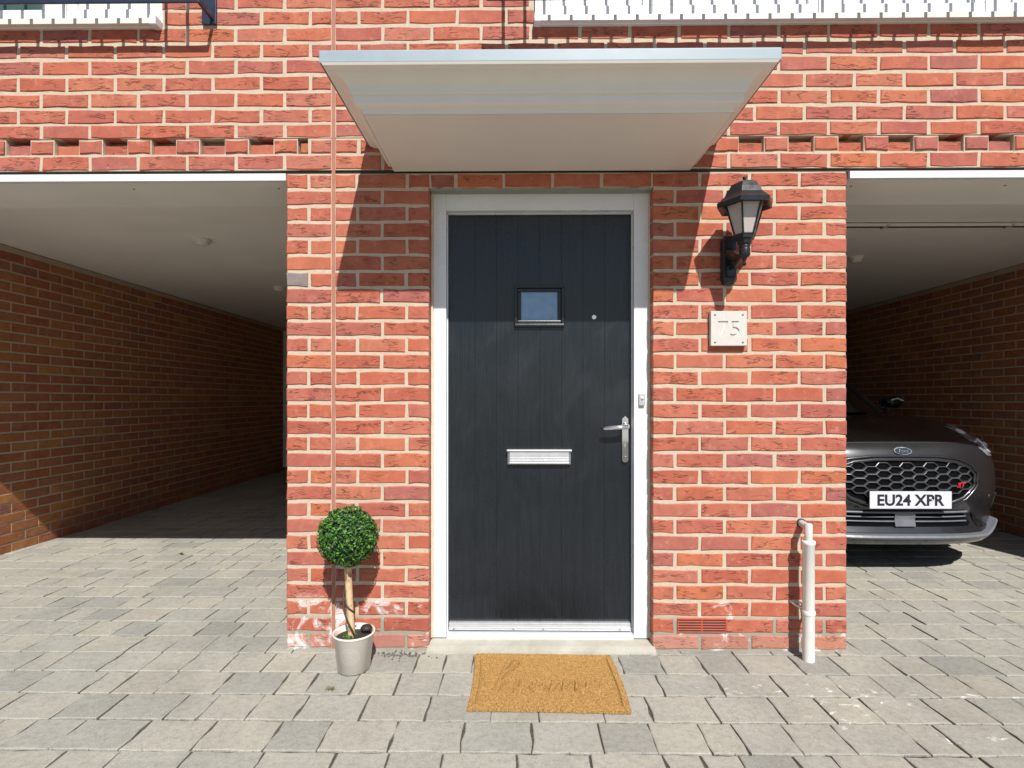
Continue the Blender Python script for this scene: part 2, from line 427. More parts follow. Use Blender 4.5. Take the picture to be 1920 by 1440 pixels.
# lower piers, 29 courses of 75 mm
lay_rows = []
for k in range(29):
    zc = .075*k+.0375; A = (28-k) % 2 == 0       # A: headers at the ends
    j = lambda: rnd.uniform(-.0025, .0025)
    H = BH
    # neighbour's strip left of the joint
    if A:
        c = -.955+j(); mat = M['brick_grey'] if k == 22 else None
        facade_brick(-1.057, c-J, zc, mat=mat); facade_brick(c+J, -.853, zc)
    else: facade_brick(-1.057, -.853, zc)
    # left of the door
    if A:
        a = -.732+j(); b = -.507+j()
        facade_brick(-.832, a-J, zc); facade_brick(a+J, b-J, zc); facade_brick(b+J, -.403, zc)
    else:
        a = -.619+j(); facade_brick(-.832, a-J, zc); facade_brick(a+J, -.403, zc)
    # right of the door
    if not A: js = [.614, .7145, .9395, 1.1645, 1.3895, 1.489]
    else: js = [.614, .827, 1.052, 1.277, 1.489]
    for n_, (p, q) in enumerate(zip(js, js[1:])):
        p_ = p if n_ == 0 else p+J; q_ = q if n_ == len(js)-2 else q-J
        if k == 1 and n_ == 1: continue           # the air brick sits here
        facade_brick(p_, q_, zc)
# course over the door
js = [-.403, -.283, -.062, .159, .382, .614]
for p, q in zip(js, js[1:]): facade_brick(p+J, q-J, 2.1375)
# upper wall
beds = [2.190, 2.263, 2.334, 2.400, 2.474, 2.549, 2.624, 2.700, 2.772, 2.847]
while beds[-1] < TOP: beds.append(beds[-1]+.0745)
def upper_row(i, zc, H):
    ph = 0 if i % 2 == 0 else .1125
    # left house: joints step 225 mm from x = -1.066 / -.948
    base = -1.066 if i % 2 == 0 else -.948
    js = [-.853]; x = base
    while x > -5.2: js.append(x); x -= .225
    js.append(-5.2)
    for q, p in zip(js, js[1:]):
        p_, q_ = p+J, (q if q == -.853 else q-J)
        if q_-p_ < .03: continue
        if 2.842 < zc < WZ[1] and p_ < WIN_L[1]-.02 and q_ > WIN_L[0]:
            if q_ > WIN_L[1]+.03: p_ = WIN_L[1]
            else: continue
        facade_brick(p_, q_, zc, H=H)
    base = -.616 if i % 2 == 0 else -.725
    js = [-.832]; x = base
    while x < 5.2: js.append(x); x += .225
    js.append(5.2)
    for p, q in zip(js, js[1:]):
        p_, q_ = (p if p == -.832 else p+J), q-J
        if q_-p_ < .03: continue
        if 2.842 < zc < WZ[1] and q_ > WIN_R[0]+.02 and p_ < WIN_R[1]:
            if p_ < WIN_R[0]-.03: q_ = WIN_R[0]
            else: continue
        hid = 2.36 > zc and -.50 < p_ and q_ < .72
        facade_brick(p_, q_, zc, H=H, hidden=hid)
for i in range(len(beds)-1):
    z0, z1 = beds[i], beds[i+1]; zc = (z0+z1)/2; H = z1-z0-.0145
    if i == 0: zc = (z0+z1)/2-.003; H = .0635; upper_row(0, zc, H); continue
    if i == 1:      # dentil course: projecting and recessed headers
        H = z1-z0-.013
        def dent(x, xe, st):
            while x < xe:
                facade_brick(x, x+.103, zc, 0, H=H, hidden=x > 2.3)
                if x+.235 < xe+.1: facade_brick(x+.108, x+.220, zc-.008, .020, H=H-.012)
                x += .225
        x = -5.05-.0
        dent(-1.115-.225*17, -1.03, 0)
        facade_brick(-1.00, -.965, zc, .02, H=H-.01); facade_brick(-.945, -.853, zc, H=H)
        x = -.832
        for p, q in ((-.832, -.735), (-.718, -.625)): facade_brick(p, q, zc, H=H)
        x = -.610
        while x < .78: facade_brick(x, x+.209, zc, H=H, hidden=True); x += .2245
        dent(.898, 5.0, 0)
        continue
    if i == 2: H = z1-z0-.007; zc += .001
    upper_row(i, zc, H)
s_house.build('brick', M['brick_s'], wall_c); s_neigh.build('brick', M['brick_s'], wall_n)

# the solid of the hall and the flat above, seen from the carports
side = MB(); side.box(-1.0535, 1.4855, .34, 6.9, -.05, 2.28); side.box(-.4065, .6175, .20, .34, -.05, 2.16)
hall = child('hall_wall', side, M['mortar_in'], house)
st = Stuff()
for k in range(30):
    zc = .075*k+.0375
    y = .12+(0 if k % 2 else -.1125)
    while y < 6.8:
        a, b = max(y, .11), y+.212
        st.brick(-1.057, -1.04, a, b, zc-.031, zc+.031); st.brick(1.472, 1.489, a, b, zc-.031, zc+.031); y += .225
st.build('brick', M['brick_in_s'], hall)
child('upper_floor', MB().box(-.834, 5.2, .30, 6.9, 2.32, TOP), M['dark'], house)
child('upper_floor', MB().box(-5.2, -.850, .30, 6.9, 2.32, TOP), M['dark'], neigh)
child('back_wall', MB().box(1.49, 4.6, 6.7, 6.9, -.05, 2.3), M['mortar_in'], house)
child('back_wall', MB().box(-4.0, -1.06, 6.25, 6.45, -.05, 2.3), M['mortar_in'], neigh)
child('door_frame', MB().box(-3.785, -3.68, 6.17, 6.25, .05, 2.25), M['upvc'], neigh, label='white upright at the far end of the carport')
# carport ceilings, lintel boards
def carport_top(par, x0, x1, fx):
    child('lintel_board', MB().box(fx[0], fx[1], -.003, .02, 2.140, 2.1725, .002), M['upvc'], par)
    f = MB(); f.box(fx[0], fx[1], .02, .205, 2.140, 2.165); f.box(fx[0], fx[1], .208, .34, 2.143, 2.165)
    s = child('soffit_board', f, M['soffit'], par)
    child('ceiling', MB().box(x0, x1, .34, 6.9, 2.285, 2.315), M['ceiling'], par)
    child('beam_casing', MB().box(x0, x1, .30, .34, 2.165, 2.285), M['soffit'], par)
    return s
sL = carport_top(neigh, -5.0, -1.057, (-5.0, -1.060)); sR = carport_top(house, 1.489, 5.0, (1.502, 5.0))
for s_, xs in ((sL, (-1.82, -1.13)), (sR, (1.56, 2.275))):
    for x in xs: MB().lathe([(.004, -.003), (.0045, 0), (.0045, .002)], (x, .085, 2.1395), 8).build('screw', M['steel'], s_)

# air brick
ab = MB(); ab.box(.727, .943, -.001, .02, .082, .145)
a_ = child('air_brick', ab, M['dark'], house, label='terracotta red louvred air brick')
for i in range(6):
    z = .0835+i*.0118
    m = MB(); m.add([(.727, -.003, z), (.943, -.003, z), (.943, .008, z+.0095), (.727, .008, z+.0095), (.727, -.0035, z+.002), (.943, -.0035, z+.002)], [(0,1,5,4),(4,5,2,3),(0,3,2,1)])
    m.build('louvre', M['terra'], a_)
MB().box(.725, .728, -.004, .01, .081, .147).box(.942, .945, -.004, .01, .081, .147).box(.833, .837, -.003, .01, .081, .147).build('louvre_frame', M['terra'], a_)

# ---- door frame
df = MB()
df.box(-.3935, -.334, .06, .16, .028, 2.1005, .003); df.box(.5415, .6095, .06, .16, .028, 2.1005, .003)
df.box(-.334, .5415, .0605, .16, 2.022, 2.1000, .003)
df.box(-.340, -.330, .10, .16, .03, 2.03); df.box(.538, .546, .10, .16, .03, 2.03); df.box(-.334, .5415, .10, .16, 2.018, 2.026)
frame = child('door_frame', df, M['upvc'], house)
ms = MB(); ms.box(-.4035, -.3935, .052, .09, .03, 2.103, .002); ms.box(.6095, .6165, .052, .09, .03, 2.103, .002); ms.box(-.4035, .6165, .052, .09, 2.1005, 2.108, .002)
ms.build('mastic_bead', M['mastic'], frame)
child('steel_lintel', MB().box(-.40, .6135, .008, .052, 2.0975, 2.106), plain('galvanised_strip', (.30,.31,.27), .6, .3), house)
sm_ = MB(); sm_.box(.5415+.0, .5455, .0995, .101, .09, 2.02)
# threshold
th = MB(); th.box(-.332, .540, .055, .16, .020, .046, .003); th.build('threshold', M['alu_w'], frame)
rb = MB(); rb.box(-.325, .532, .088, .112, .070, .086, .003); rb.box(-.325, .532, .080, .112, .054, .069, .003); rb.build('rain_bar', M['alu'], frame)
for x in (-.30, -.02, .12, .48):
    MB().lathe([(.004, -.002), (.004, .001)], (x, .079, .061), 8, axis='y').build('screw', M['steel'], frame)
# ---- door leaf
leaf = MB(); leaf.box(-.331, .539, .116, .156, .050, 2.019)
door = child('front_door', leaf, M['door'], house, label='dark grey vertically boarded door with wood grain')
gx = [-.331, -.203, -.100, .002, .105, .209, .310, .413, .539]
for i, (a, b) in enumerate(zip(gx, gx[1:])):
    z0, z1 = .052, 2.017
    m = MB(); m.box(a+.0002, b-.0002, .110, .1165, z0, z1, .0009); m.build('plank', M['door'], door)
# glazed opening
def ring_frame(x0, x1, z0, z1, wd, y0, y1, mb=None, b=.003):
    mb = mb or MB()
    mb.box(x0, x1, y0, y1, z1-wd, z1, b); mb.box(x0, x1, y0, y1, z0, z0+wd, b); mb.box(x0, x0+wd, y0, y1, z0+wd, z1-wd, b); mb.box(x1-wd, x1, y0, y1, z0+wd, z1-wd, b); return mb
gf = ring_frame(-.015, .221, 1.484, 1.681, .014, .094, .112); ring_frame(-.002, .208, 1.497, 1.668, .019, .101, .112, gf, .005)
MB().box(.014, .192, .1075, .1095, 1.515, 1.650).build('glass_pane', M['obscure'], door)
gf.build('glazing_frame', M['black'], door, label='black moulded frame round the small window')
MB().lathe([(.0115, .006), (.0115, -.002), (.008, -.004), (.006, -.002), (.0001, -.003)], (.363, .109, 1.531), 20, axis='y').build('spyhole', M['chrome'], door)
# letter plate
lp = MB(); lp.box(-.048, .252, .094, .111, .832, .902, .003); L_ = lp.build('letter_plate', M['steel'], door)
fl = MB(); fl.box(-.038, .242, .088, .098, .838, .896, .002); fl.box(-.052, .256, .082, .110, .895, .903, .003)
for z in (.848, .855, .862): fl.box(-.038, .242, .0865, .090, z, z+.0035, .001)
for v in range(len(fl.v)): pass
fl.box(-.040, .244, .085, .092, .8375, .8425, .002)
fl.build('letter_flap', M['alu'], door)
# handle
hp = MB(); n = 14
outl = [(.5085+.0145*cos(pi+pi*i/n), .855+.0145*sin(pi+pi*i/n)+.002) for i in range(n+1)]+[(.523, 1.048), (.5085, 1.062), (.494, 1.048)]
outl = [(.5085+(x-.5085), z) for x, z in outl]
hp.prism(outl, .098, .110); hp.prism([(.5085+(x-.5085)*.7, .955+(z-.955)*.96) for x, z in outl], .0955, .0985)
hp.lathe([(.016, .0), (.016, -.012), (.013, -.016), (.0125, -.040)], (.5085, .098, 1.015), 20, axis='y')
hp.lathe([(.009, .0), (.009, -.004), (.0001, -.004)], (.5085, .0955, .925), 16, axis='y')
lv = [(.5085, .062, 1.013), (.492, .056, 1.012), (.47, .054, 1.010), (.44, .055, 1.007), (.41, .058, 1.005), (.40, .060, 1.005)]
hp.tube(lv, [.0125, .0115, .010, .0095, .009, .005], 12)
hp.build('door_handle', M['chrome'], door)
MB().lathe([(.0045, 0), (.0045, -.008), (.0001, -.009)], (.5085, .0955, .868), 10, axis='y').build('key_cylinder', M['steel'], door)
# doorbell
db = MB(); db.box(.563, .590, .046, .0605, 1.112, 1.170, .003)
d_ = child('doorbell', db, M['alu'], house); 
MB().lathe([(.0075, 0), (.007, -.004), (.0001, -.005)], (.5765, .046, 1.146), 14, axis='y').build('bell_push', M['white_pl'], d_)
# doorstep
ds = MB(); prof = [(.16, -.03), (.16, .024), (.055, .024), (.0, .018), (-.030, .006), (-.038, -.02)]
xa, xb = -.400, .617
ds.loft([[(xa+(-.0 if y > 0 else -.01), y, z) for y, z in prof], [(xb+(0 if y > 0 else .005), y, z) for y, z in prof]])
child('doorstep', ds, M['step'], house)

# ---- windows above with their sills
def window(par, x0, x1, cuts, glass):
    sill = MB(); z0 = 2.836
    prof = [(.10, z0), (-.012, z0), (-.016, z0+.003), (-.036, z0+.003), (-.042, z0), (-.042, z0+.024), (-.0, z0+.033), (.10, z0+.04)]
    sill.loft([[(x0+.002, y, z) for y, z in prof], [(x1-.002, y, z) for y, z in prof]])
    fr = MB(); y0, y1 = .035, .10
    fr.box(x0, x1, y0, y1, 2.872, 2.915, .003); fr.box(x0, x1, y0, y1, WZ[1]-.06, WZ[1], .003)
    for c in cuts: fr.box(c-.035, c+.035, y0+.001, y1, 2.915, WZ[1]-.06, .003)
    wf = child('window', fr, M['upvc'], par)
    sl = sill.build('sill', M['upvc_dirty'], wf)
    hn = MB()
    for xe in ((x0, x0+.03), (x1-.03, x1)): MB().box(xe[0], xe[1], -.045, .0, z0-.004, z0+.036, .004).build('sill_end_cap', M['upvc'], wf)
    for a, b in zip(cuts, cuts[1:]):
        pn = ring_frame(a+.036, b-.036, 2.916, WZ[1]-.061, .045, y0+.006, y1-.01)
        pn.build('sash', M['upvc'], wf)
        if (a, b) in glass or (a+b)/2 in glass:
            MB().box(a+.081, b-.081, y0+.03, y0+.036, 2.961, WZ[1]-.106).build('glass_pane', M['window'], wf)
        else:
            MB().box(a+.081, b-.081, y0+.024, y0+.034, 2.961, 3.45).build('panel', M['upvc'], wf)
            MB().box(a+.081, b-.081, y0+.03, y0+.036, 3.51, WZ[1]-.106).build('glass_pane', M['window'], wf)
            MB().box(a+.081, b-.081, y0+.012, y0+.034, 3.45, 3.51, .003).build('rail', M['upvc'], wf)
    return wf
window(neigh, WIN_L[0], WIN_L[1], [-4.86, -3.95, -3.05, -2.14, -1.67], [(-3.05, -2.14), (-4.86, -3.95)])
window(house, WIN_R[0], WIN_R[1], [.115, .66, 1.42, 2.18, 3.26], [])
for k in ('sash',): pass

# ---------------------------------------------------------------- balconies
def balcony(x0, x1, label, ends=(0, 1)):
    t = thing('balcony_railing', ((x0+x1)/2, 0, 2.85), label, 'balcony railing', 'steel railings across the upstairs windows')
    ox = (x0+x1)/2
    def P(name, mb): o = mb.build(name, M['navy'], t); o.location = (-ox, 0, -2.85); return o
    P('bottom_rail', MB().box(x0, x1, -.126, -.116, 2.868, 2.892, .002)); P('top_rail', MB().box(x0, x1, -.130, -.085, 3.92, 3.935, .002))
    for xe, s in [((x0, 1), (x1, -1))[k] for k in ends]:
        P('return_arm', MB().box(min(xe, xe+s*.012), max(xe, xe+s*.012), -.1155, -.012, 2.868, 2.892, .002))
        P('return_arm', MB().box(min(xe, xe+s*.04), max(xe, xe+s*.04), -.084, -.012, 3.92, 3.935, .002))
        P('wall_plate', MB().box(min(xe-.01*s, xe+s*.055), max(xe-.01*s, xe+s*.055), -.0115, -.002, 2.852, 3.98, .002))
    n = round((x1-x0)/.0985); me = MB().box(-.006, .006, -.006, .006, 2.892, 3.92).mesh('baluster', M['navy'])
    for i in range(1, n):
        o = bpy.data.objects.new('baluster', me); o.location = (x0+(x1-x0)*i/n-ox, -.120, -2.85); link(o, t)
balcony(-5.05, -1.385, 'dark blue steel balcony railing at the top left, over the empty carport')
balcony(-.135, 3.5, 'dark blue steel balcony railing at the top right, above the door canopy', (1,))

# ---------------------------------------------------------------- party walls of the carports
def party_wall(name_label, X, face, y_end, phase_y, parity, lim, shown):
    t = thing('brick_wall', (X, 3.2, 0), name_label, 'brick wall')
    bx = (X-.2, X-.003) if face > 0 else (X+.003, X+.2)
    b = MB().box(bx[0], bx[1], 0, 6.9, -.05, 2.285).build('mortar_bed', M['mortar_in'], t); b.location = (-X, -3.2, 0)
    st = Stuff(); c = 0; rest = []
    for k in range(31):
        zc = .075*k+.03
        if zc > 2.28: break
        H = BH+.002
        if zc+.031 > 2.284: H = 2*(2.284-zc)-.001
        y = phase_y-.225*20+(0 if k % 2 == parity else .1125)
        while y < y_end:
            a, e = max(y+.006, .001), min(y+.225-.006, y_end)
            if e-a > .05:
                if shown[0] < a < shown[1] and c < 300 and e-a > .15: rest.append((k, zc, a, e, H))
                else: st.brick(*((X-.02, X) if face > 0 else (X, X+.02)), a, e, zc-H/2, zc+H/2)
            y += .225
    rest.sort(key=lambda q: q[2])
    for i, (k, zc, a, e, H) in enumerate(rest):
        if i < lim:
            org = (lambda u, dy, z: (-dy*face, u-3.2, z))
            lay(t, 'in', a, e, zc, rotz=R(90)*face, origin=org, H=H-.002)
        else: st.brick(*((X-.02, X) if face > 0 else (X, X+.02)), a, e, zc-H/2, zc+H/2)
    o = st.build('brick', M['brick_in_s'], t); o.location = (-X, -3.2, 0)
    return t
party_wall('brick party wall tinted with warm bounce light, along the left side of the empty carport', -3.787, 1, 6.25, 1.529, 0, 300, (1.2, 6.3))
party_wall('brick party wall tinted with warm bounce light, behind the parked car on the right', 4.247, -1, 6.7, 2.063, 0, 300, (1.7, 6.7))
# right carport's outer jamb, just outside the frame, keeps the sun off the far corner
pj = MB().box(4.0035, 4.247-.001, g, .34, -.05, 2.139); pjo = child('jamb', pj, M['mortar'], house)
st = Stuff()
for k in range(28):
    zc = .075*k+.0375
    if k % 2: st.brick(4.0, 4.225, 0, .1, zc-BH/2, zc+BH/2)
    else: st.brick(4.0, 4.10, 0, .1, zc-BH/2, zc+BH/2); st.brick(4.115, 4.225, 0, .1, zc-BH/2, zc+BH/2)
st.build('brick', M['brick_s'], pjo)

# ---------------------------------------------------------------- ceiling fittings
def dome(x, y, r, label):
    t = thing('ceiling_light', (x, y, 2.285), label, 'ceiling light', 'round fittings on the carport ceilings')
    MB().lathe([(r, 0), (r, -.022), (r*.96, -.026)], (0,0,0), 28).build('base', M['white_pl'], t)
    MB().lathe([(r*.8, -.026), (r*.78, -.036), (r*.5, -.044), (.001, -.047)], (0,0,0), 28).build('cover', M['white_pl'], t)
dome(-2.25, 1.36, .058, 'small round white fitting on the left carport ceiling, nearer the front')
dome(-2.43, 3.0, .058, 'small round fitting deep in the left carport, half behind the brick pier')
dome(2.72, 1.90, .055, 'small round white fitting on the right carport ceiling above the car')
t = thing('conduit_run', (3, 1.05, 2.27), 'thin pale conduit with brown cable clipped across the right carport ceiling', 'conduit')
MB().tube([(-1.5, 0, 0), (1.25, 0, 0)], .011, 10).build('conduit', M['pipe'], t)
MB().tube([(-1.5, .045, .004), (1.25, .045, .004)], .011, 10).build('cable', M['brown_pipe'], t)
for x in (-.61, .19, .9): MB().box(x-.008, x+.008, -.016, .06, -.013, .016, .003).build('clip', M['pipe_grey'], t)

# ---------------------------------------------------------------- door canopy
cx0, cx1, cd = -.565, .783, .49
can = thing('door_canopy', (.11, 0, 2.18), 'flat white moulded canopy with pale blue fascia over the front door', 'canopy')
C0 = (-.11, 0, -2.18)
prof = [(0, 0), (.0, .017), (.003, .019), (.020, .022), (.026, .026), (.026, .050), (.029, .053), (.034, .053), (.035, .057)]
for i in range(9):
    a = i/8*pi/2; prof.append((.037+.052*(1-cos(a)), .058+.050*sin(a)))
prof += [(.094, .108), (.096, .112), (.108, .1135), (.112, .121)]
rings = [[(cx0-o, -.001, 2.18+z), (cx0-o, -cd-o, 2.18+z), (cx1+o, -cd-o, 2.18+z), (cx1+o, -.001, 2.18+z)] for o, z in prof]
m = MB(); m.loft(rings, closed=False); o = m.build('moulding', M['grp'], can, C0)
MB().box(cx0+.002, cx1-.002, -cd+.002, -.001, 2.1795, 2.196).build('soffit_panel', M['grp'], can, C0)
sl = MB(); sl.box(-.685, .903, -.600, -.001, 2.3005, 2.344, .004); sl.build('fascia', M['lead'], can, C0)
MB().tube([(-.686, -.004, 2.347), (.904, -.004, 2.347)], .005, 6).build('sealant_bead', M['mastic'], can, C0)
MB().box(-.679, .897, -.594, -.002, 2.2965, 2.3015).build('edge_shade_strip', M['olive'], can, C0)  # dark strip painting the shadow under the fascia edge

# ---------------------------------------------------------------- wall lantern
lan = thing('wall_lantern', (.950, 0, 1.766), 'black six-sided carriage lantern with frosted panes on the right brick pier', 'wall lantern')
def LB(name, mb, mat): o = mb.build(name, mat, lan); o.location = (-.950, 0, -1.766); return o
LX, LY = .957, -.170
def hexr(r, z, tw=0): return [(LX+r*sin(R(30+60*k)), LY-r*cos(R(30+60*k)), z) for k in range(6)]
bp = MB()
def octo(x0, x1, z0, z1, c, y): return [(x0+c, y, z0), (x1-c, y, z0), (x1, y, z0+c*1.6), (x1, y, z1-c*1.6), (x1-c, y, z1), (x0+c, y, z1), (x0, y, z1-c*1.6), (x0, y, z0+c*1.6)]
bp.loft([octo(.918, .982, 1.655, 1.876, .014, -.001), octo(.918, .982, 1.655, 1.876, .014, -.030), octo(.925, .975, 1.663, 1.868, .011, -.040)])
LB('back_plate', bp, M['black'])
LB('sensor_cover', MB().box(.930, .970, -.052, -.038, 1.685, 1.735, .005), M['black'])
arm = MB(); arm.tube([(.950, -.035, 1.79), (.951, -.065, 1.772), (.953, -.095, 1.755), (.955, -.125, 1.752), (.957, -.152, 1.758), (.957, -.170, 1.765)], [.026, .022, .017, .014, .013, .014], 12)
arm.tube([(.950, -.036, 1.735), (.952, -.07, 1.728), (.955, -.11, 1.738), (.957, -.14, 1.75)], [.012, .010, .008, .008], 10)
LB('arm', arm, M['black'])
cup = MB(); cup.lathe([(.010, 1.736), (.020, 1.744), (.0225, 1.750), (.0225, 1.775), (.020, 1.781), (.024, 1.786), (.016, 1.79)], (LX, LY, 0), 20)
cup.lathe([(.0005, 1.703), (.006, 1.706), (.0075, 1.712), (.005, 1.718), (.006, 1.726), (.011, 1.737)], (LX, LY, 0), 14)
LB('lamp_holder', cup, M['black'])
LB('lamp_base', MB().loft([hexr(.020, 1.786), hexr(.030, 1.797), hexr(.033, 1.812), hexr(.041, 1.815), hexr(.0425, 1.829)]), M['black'])
bars = MB()
for k in range(6):
    a = Vector(hexr(.0405, 1.826)[k]); b = Vector(hexr(.081, 1.966)[k]); bars.tube([a, b], .0042, 6, False)
for k in range(6):
    for r_, z_, q in ((.0405, 1.831, .0045), (.078, 1.957, .006)):
        a = Vector(hexr(r_, z_)[k]); b = Vector(hexr(r_, z_)[(k+1) % 6]); bars.tube([a, b], q, 4, False)
LB('lamp_frame', bars, M['black'])
for k in range(6):
    a, b = hexr(.0395, 1.829), hexr(.0775, 1.960); c, d = hexr(.0375, 1.829), hexr(.0755, 1.960); j = (k+1) % 6
    LB('glass_pane', MB().add([a[k], a[j], b[j], b[k], c[k], c[j], d[j], d[k]], [(0,1,2,3),(7,6,5,4),(0,4,5,1),(1,5,6,2),(2,6,7,3),(3,7,4,0)]), M['lamp_glass'])
LB('lamp_roof', MB().loft([hexr(.110, 1.946), hexr(.115, 1.946), hexr(.117, 1.964), hexr(.100, 1.978), hexr(.083, 1.995), hexr(.073, 2.020), hexr(.066, 2.023), hexr(.056, 2.043), hexr(.036, 2.053), hexr(.012, 2.056)], cap0=False)
   .loft([hexr(.110, 1.946), hexr(.082, 1.962), hexr(.04, 1.967)], cap0=False), M['black'])
LB('finial', MB().lathe([(.012, 2.052), (.006, 2.058), (.005, 2.066), (.0085, 2.072), (.0075, 2.078), (.0005, 2.084)], (LX, LY, 0), 14), M['black'])

# ---------------------------------------------------------------- number plaque
pq = thing('house_number_plaque', (.948, 0, 1.459), 'square cream stone plaque reading 75 below the lantern', 'house number')
pl = MB().box(-.081, .081, -.026, -.001, -.078, .078, .003).mesh('plaque', M['stone'])
po = link(bpy.data.objects.new('plaque', pl), pq)
tm = text_mesh('75', .100, .012, space=.95, offset=-.0012); cut = bpy.data.objects.new('cut', tm); col.objects.link(cut)
tm.transform(STAND @ Matrix.Scale(1.15, 4, (1, 0, 0))); tm.transform(Matrix.Translation((0, -.0265, -.004)))
bo = po.modifiers.new('cut', 'BOOLEAN'); bo.object = cut; bo.operation = 'DIFFERENCE'; bo.solver = 'EXACT'
for o_ in (po, cut): o_.parent = None
bpy.context.view_layer.update()
me = bpy.data.meshes.new_from_object(po.evaluated_get(bpy.context.evaluated_depsgraph_get())); po.modifiers.clear()
if len(me.polygons) > len(pl.polygons)+10: po.data = me
me.materials.clear(); me.materials.append(M['stone']); po.parent = pq
bpy.data.objects.remove(cut)
for x in (-.062, .062):
    for z in (-.062, .062): MB().lathe([(.0048, 0), (.0045, -.002), (.001, -.0028)], (x, -.026, z), 12, axis='y').build('screw', M['steel'], pq)

# ---------------------------------------------------------------- waste pipe
wp = thing('drain_pipe', (1.272, -.083, 0), 'white plastic waste pipe standing against the right brick pier', 'drain pipe')
MB().lathe([(.0245, -.01), (.0245, .505), (.0275, .508), (.0275, .522), (.0235, .524), (.02, .523)], n=24).build('pipe', M['pipe'], wp)
MB().tube([(0,0,.50), (0,0,.594), (0,0,.598)], [.0165,.0165,.013], 18).tube([(0,0,.578), (.012, .082, .580)], .0155, 14).build('elbow', M['pipe_grey'], wp)
MB().lathe([(.021, .004), (.021, -.002), (.015, -.003)], (.012, .083, .580), 18, axis='y').build('wall_grommet', M['rubber'], wp)
c_ = MB(); c_.lathe([(.0265, .200), (.0275, .203), (.0275, .215), (.0265, .218)], n=22); c_.tube([(.0, .02, .214), (-.03, .045, .222), (-.036, .06, .226), (-.036, .082, .228)], .0045, 8)
c_.tube([(.024, .0, .212), (.031, .03, .216), (.02, .06, .22), (0, .08, .224)], .0045, 8); c_.build('pipe_clip', M['pipe'], wp)

# ---------------------------------------------------------------- paving
pav = tag(MB().box(-12, 12, -12, 6.9, -.10, -.0075).build('paving', M['joint']), kind='structure')
gr = tag(MB().box(-90, 90, -90, 60, -.30, -.10).build('ground', plain('grey_ground', (.33,.32,.29), .95)), kind='structure')
PL = {.12: [], .173: [], .235: []}
def paver_mesh(L, D, r, mat):
    L -= .0058; D -= .0058; n1 = 4; jit = .0042
    rim = [(-L/2+L*i/n1, -D/2) for i in range(n1)]+[(L/2, -D/2+D*i/3) for i in range(3)]+[(L/2-L*i/n1, D/2) for i in range(n1)]+[(-L/2, D/2-D*i/3) for i in range(3)]
    rim = [(x+r.uniform(-1, 1)*jit, y+r.uniform(-1, 1)*jit) for x, y in rim]
    k = .0042; n = len(rim)
    inn = [(x*(1-2*k/L)+r.uniform(-.0012, .0012), y*(1-2*k/D)+r.uniform(-.0012, .0012)) for x, y in rim]
    m = MB(); m.loft([[(x, y, -.02) for x, y in rim], [(x, y, -.0022) for x, y in rim], [(x, y, r.uniform(-.0006, .0006)) for x, y in inn]], cap0=False)
    return m
ROW = .168
for L in PL:
    for i in range(5): PL[L].append(paver_mesh(L, ROW, random.Random(int(L*1000)+i), M['paver']).mesh('paver', M['paver']))
cand = []
for rI in range(-26, 41):
    y0 = -.038+rI*ROW; yc = y0+ROW/2
    if yc > 6.6 or yc < -4.2: continue
    x = -6.0+rnd.uniform(0, .2); prev = .173
    while x < 6.2:
        L = rnd.choice([.12, .173, .173, .235, .235]); xc = x+L/2
        if yc > .1 and (-1.0 < xc < 1.44 or xc < -3.85 or xc > 4.30): x += L; continue
        if yc < -2.9 and abs(xc) > 4: x += L; continue
        Z = yc+2.44+xc*-.0105
        vis = Z > .9*1 and abs(xc/Z) < .99 and (Z > 1.55)
        if yc > .1 and xc < 0 and xc/Z > -.40: vis = False       # behind the left pier
        if yc > .1 and xc > 0 and xc/Z < .55: vis = False
        if yc > 1.3 and xc > 0: vis = False                        # under and behind the car
        cand.append((vis, Z, xc, yc, L)); x += L
cand.sort(key=lambda q: (not q[0], q[1]))
sp = MB(); tones = []
for i, (vis, Z, xc, yc, L) in enumerate(cand):
    if vis and i < 300:
        o = bpy.data.objects.new('paver', rnd.choice(PL[L])); o.location = (xc, yc, rnd.uniform(-.0016, .0010))
        o.rotation_euler = (rnd.uniform(-.006, .006), rnd.uniform(-.006, .006), rnd.choice((0, pi))+rnd.uniform(-.008, .008)); link(o, pav)
    else:
        b = len(sp.f); a, d = L/2-.003, ROW/2-.003; j = lambda: rnd.uniform(-.0025, .0025); z = rnd.uniform(-.0016, .001); k = .006
        c4 = [(xc-a+j(), yc-d+j()), (xc+a+j(), yc-d+j()), (xc+a+j(), yc+d+j()), (xc-a+j(), yc+d+j())]
        i4 = [(x+(k if x < xc else -k), y+(k if y < yc else -k)) for x, y in c4]
        sp.loft([[(x, y, -.018) for x, y in c4], [(x, y, z-.004) for x, y in c4], [(x, y, z) for x, y in i4]], cap0=False)
        tones += [rnd.random()]*(len(sp.f)-b)
o = sp.build('paver', M['paver_s'], pav, kind='stuff'); a = o.data.attributes.new('tone', 'FLOAT', 'FACE'); a.data.foreach_set('value', tones)
print('pavers', len(cand), 'tris', len(sp.f))

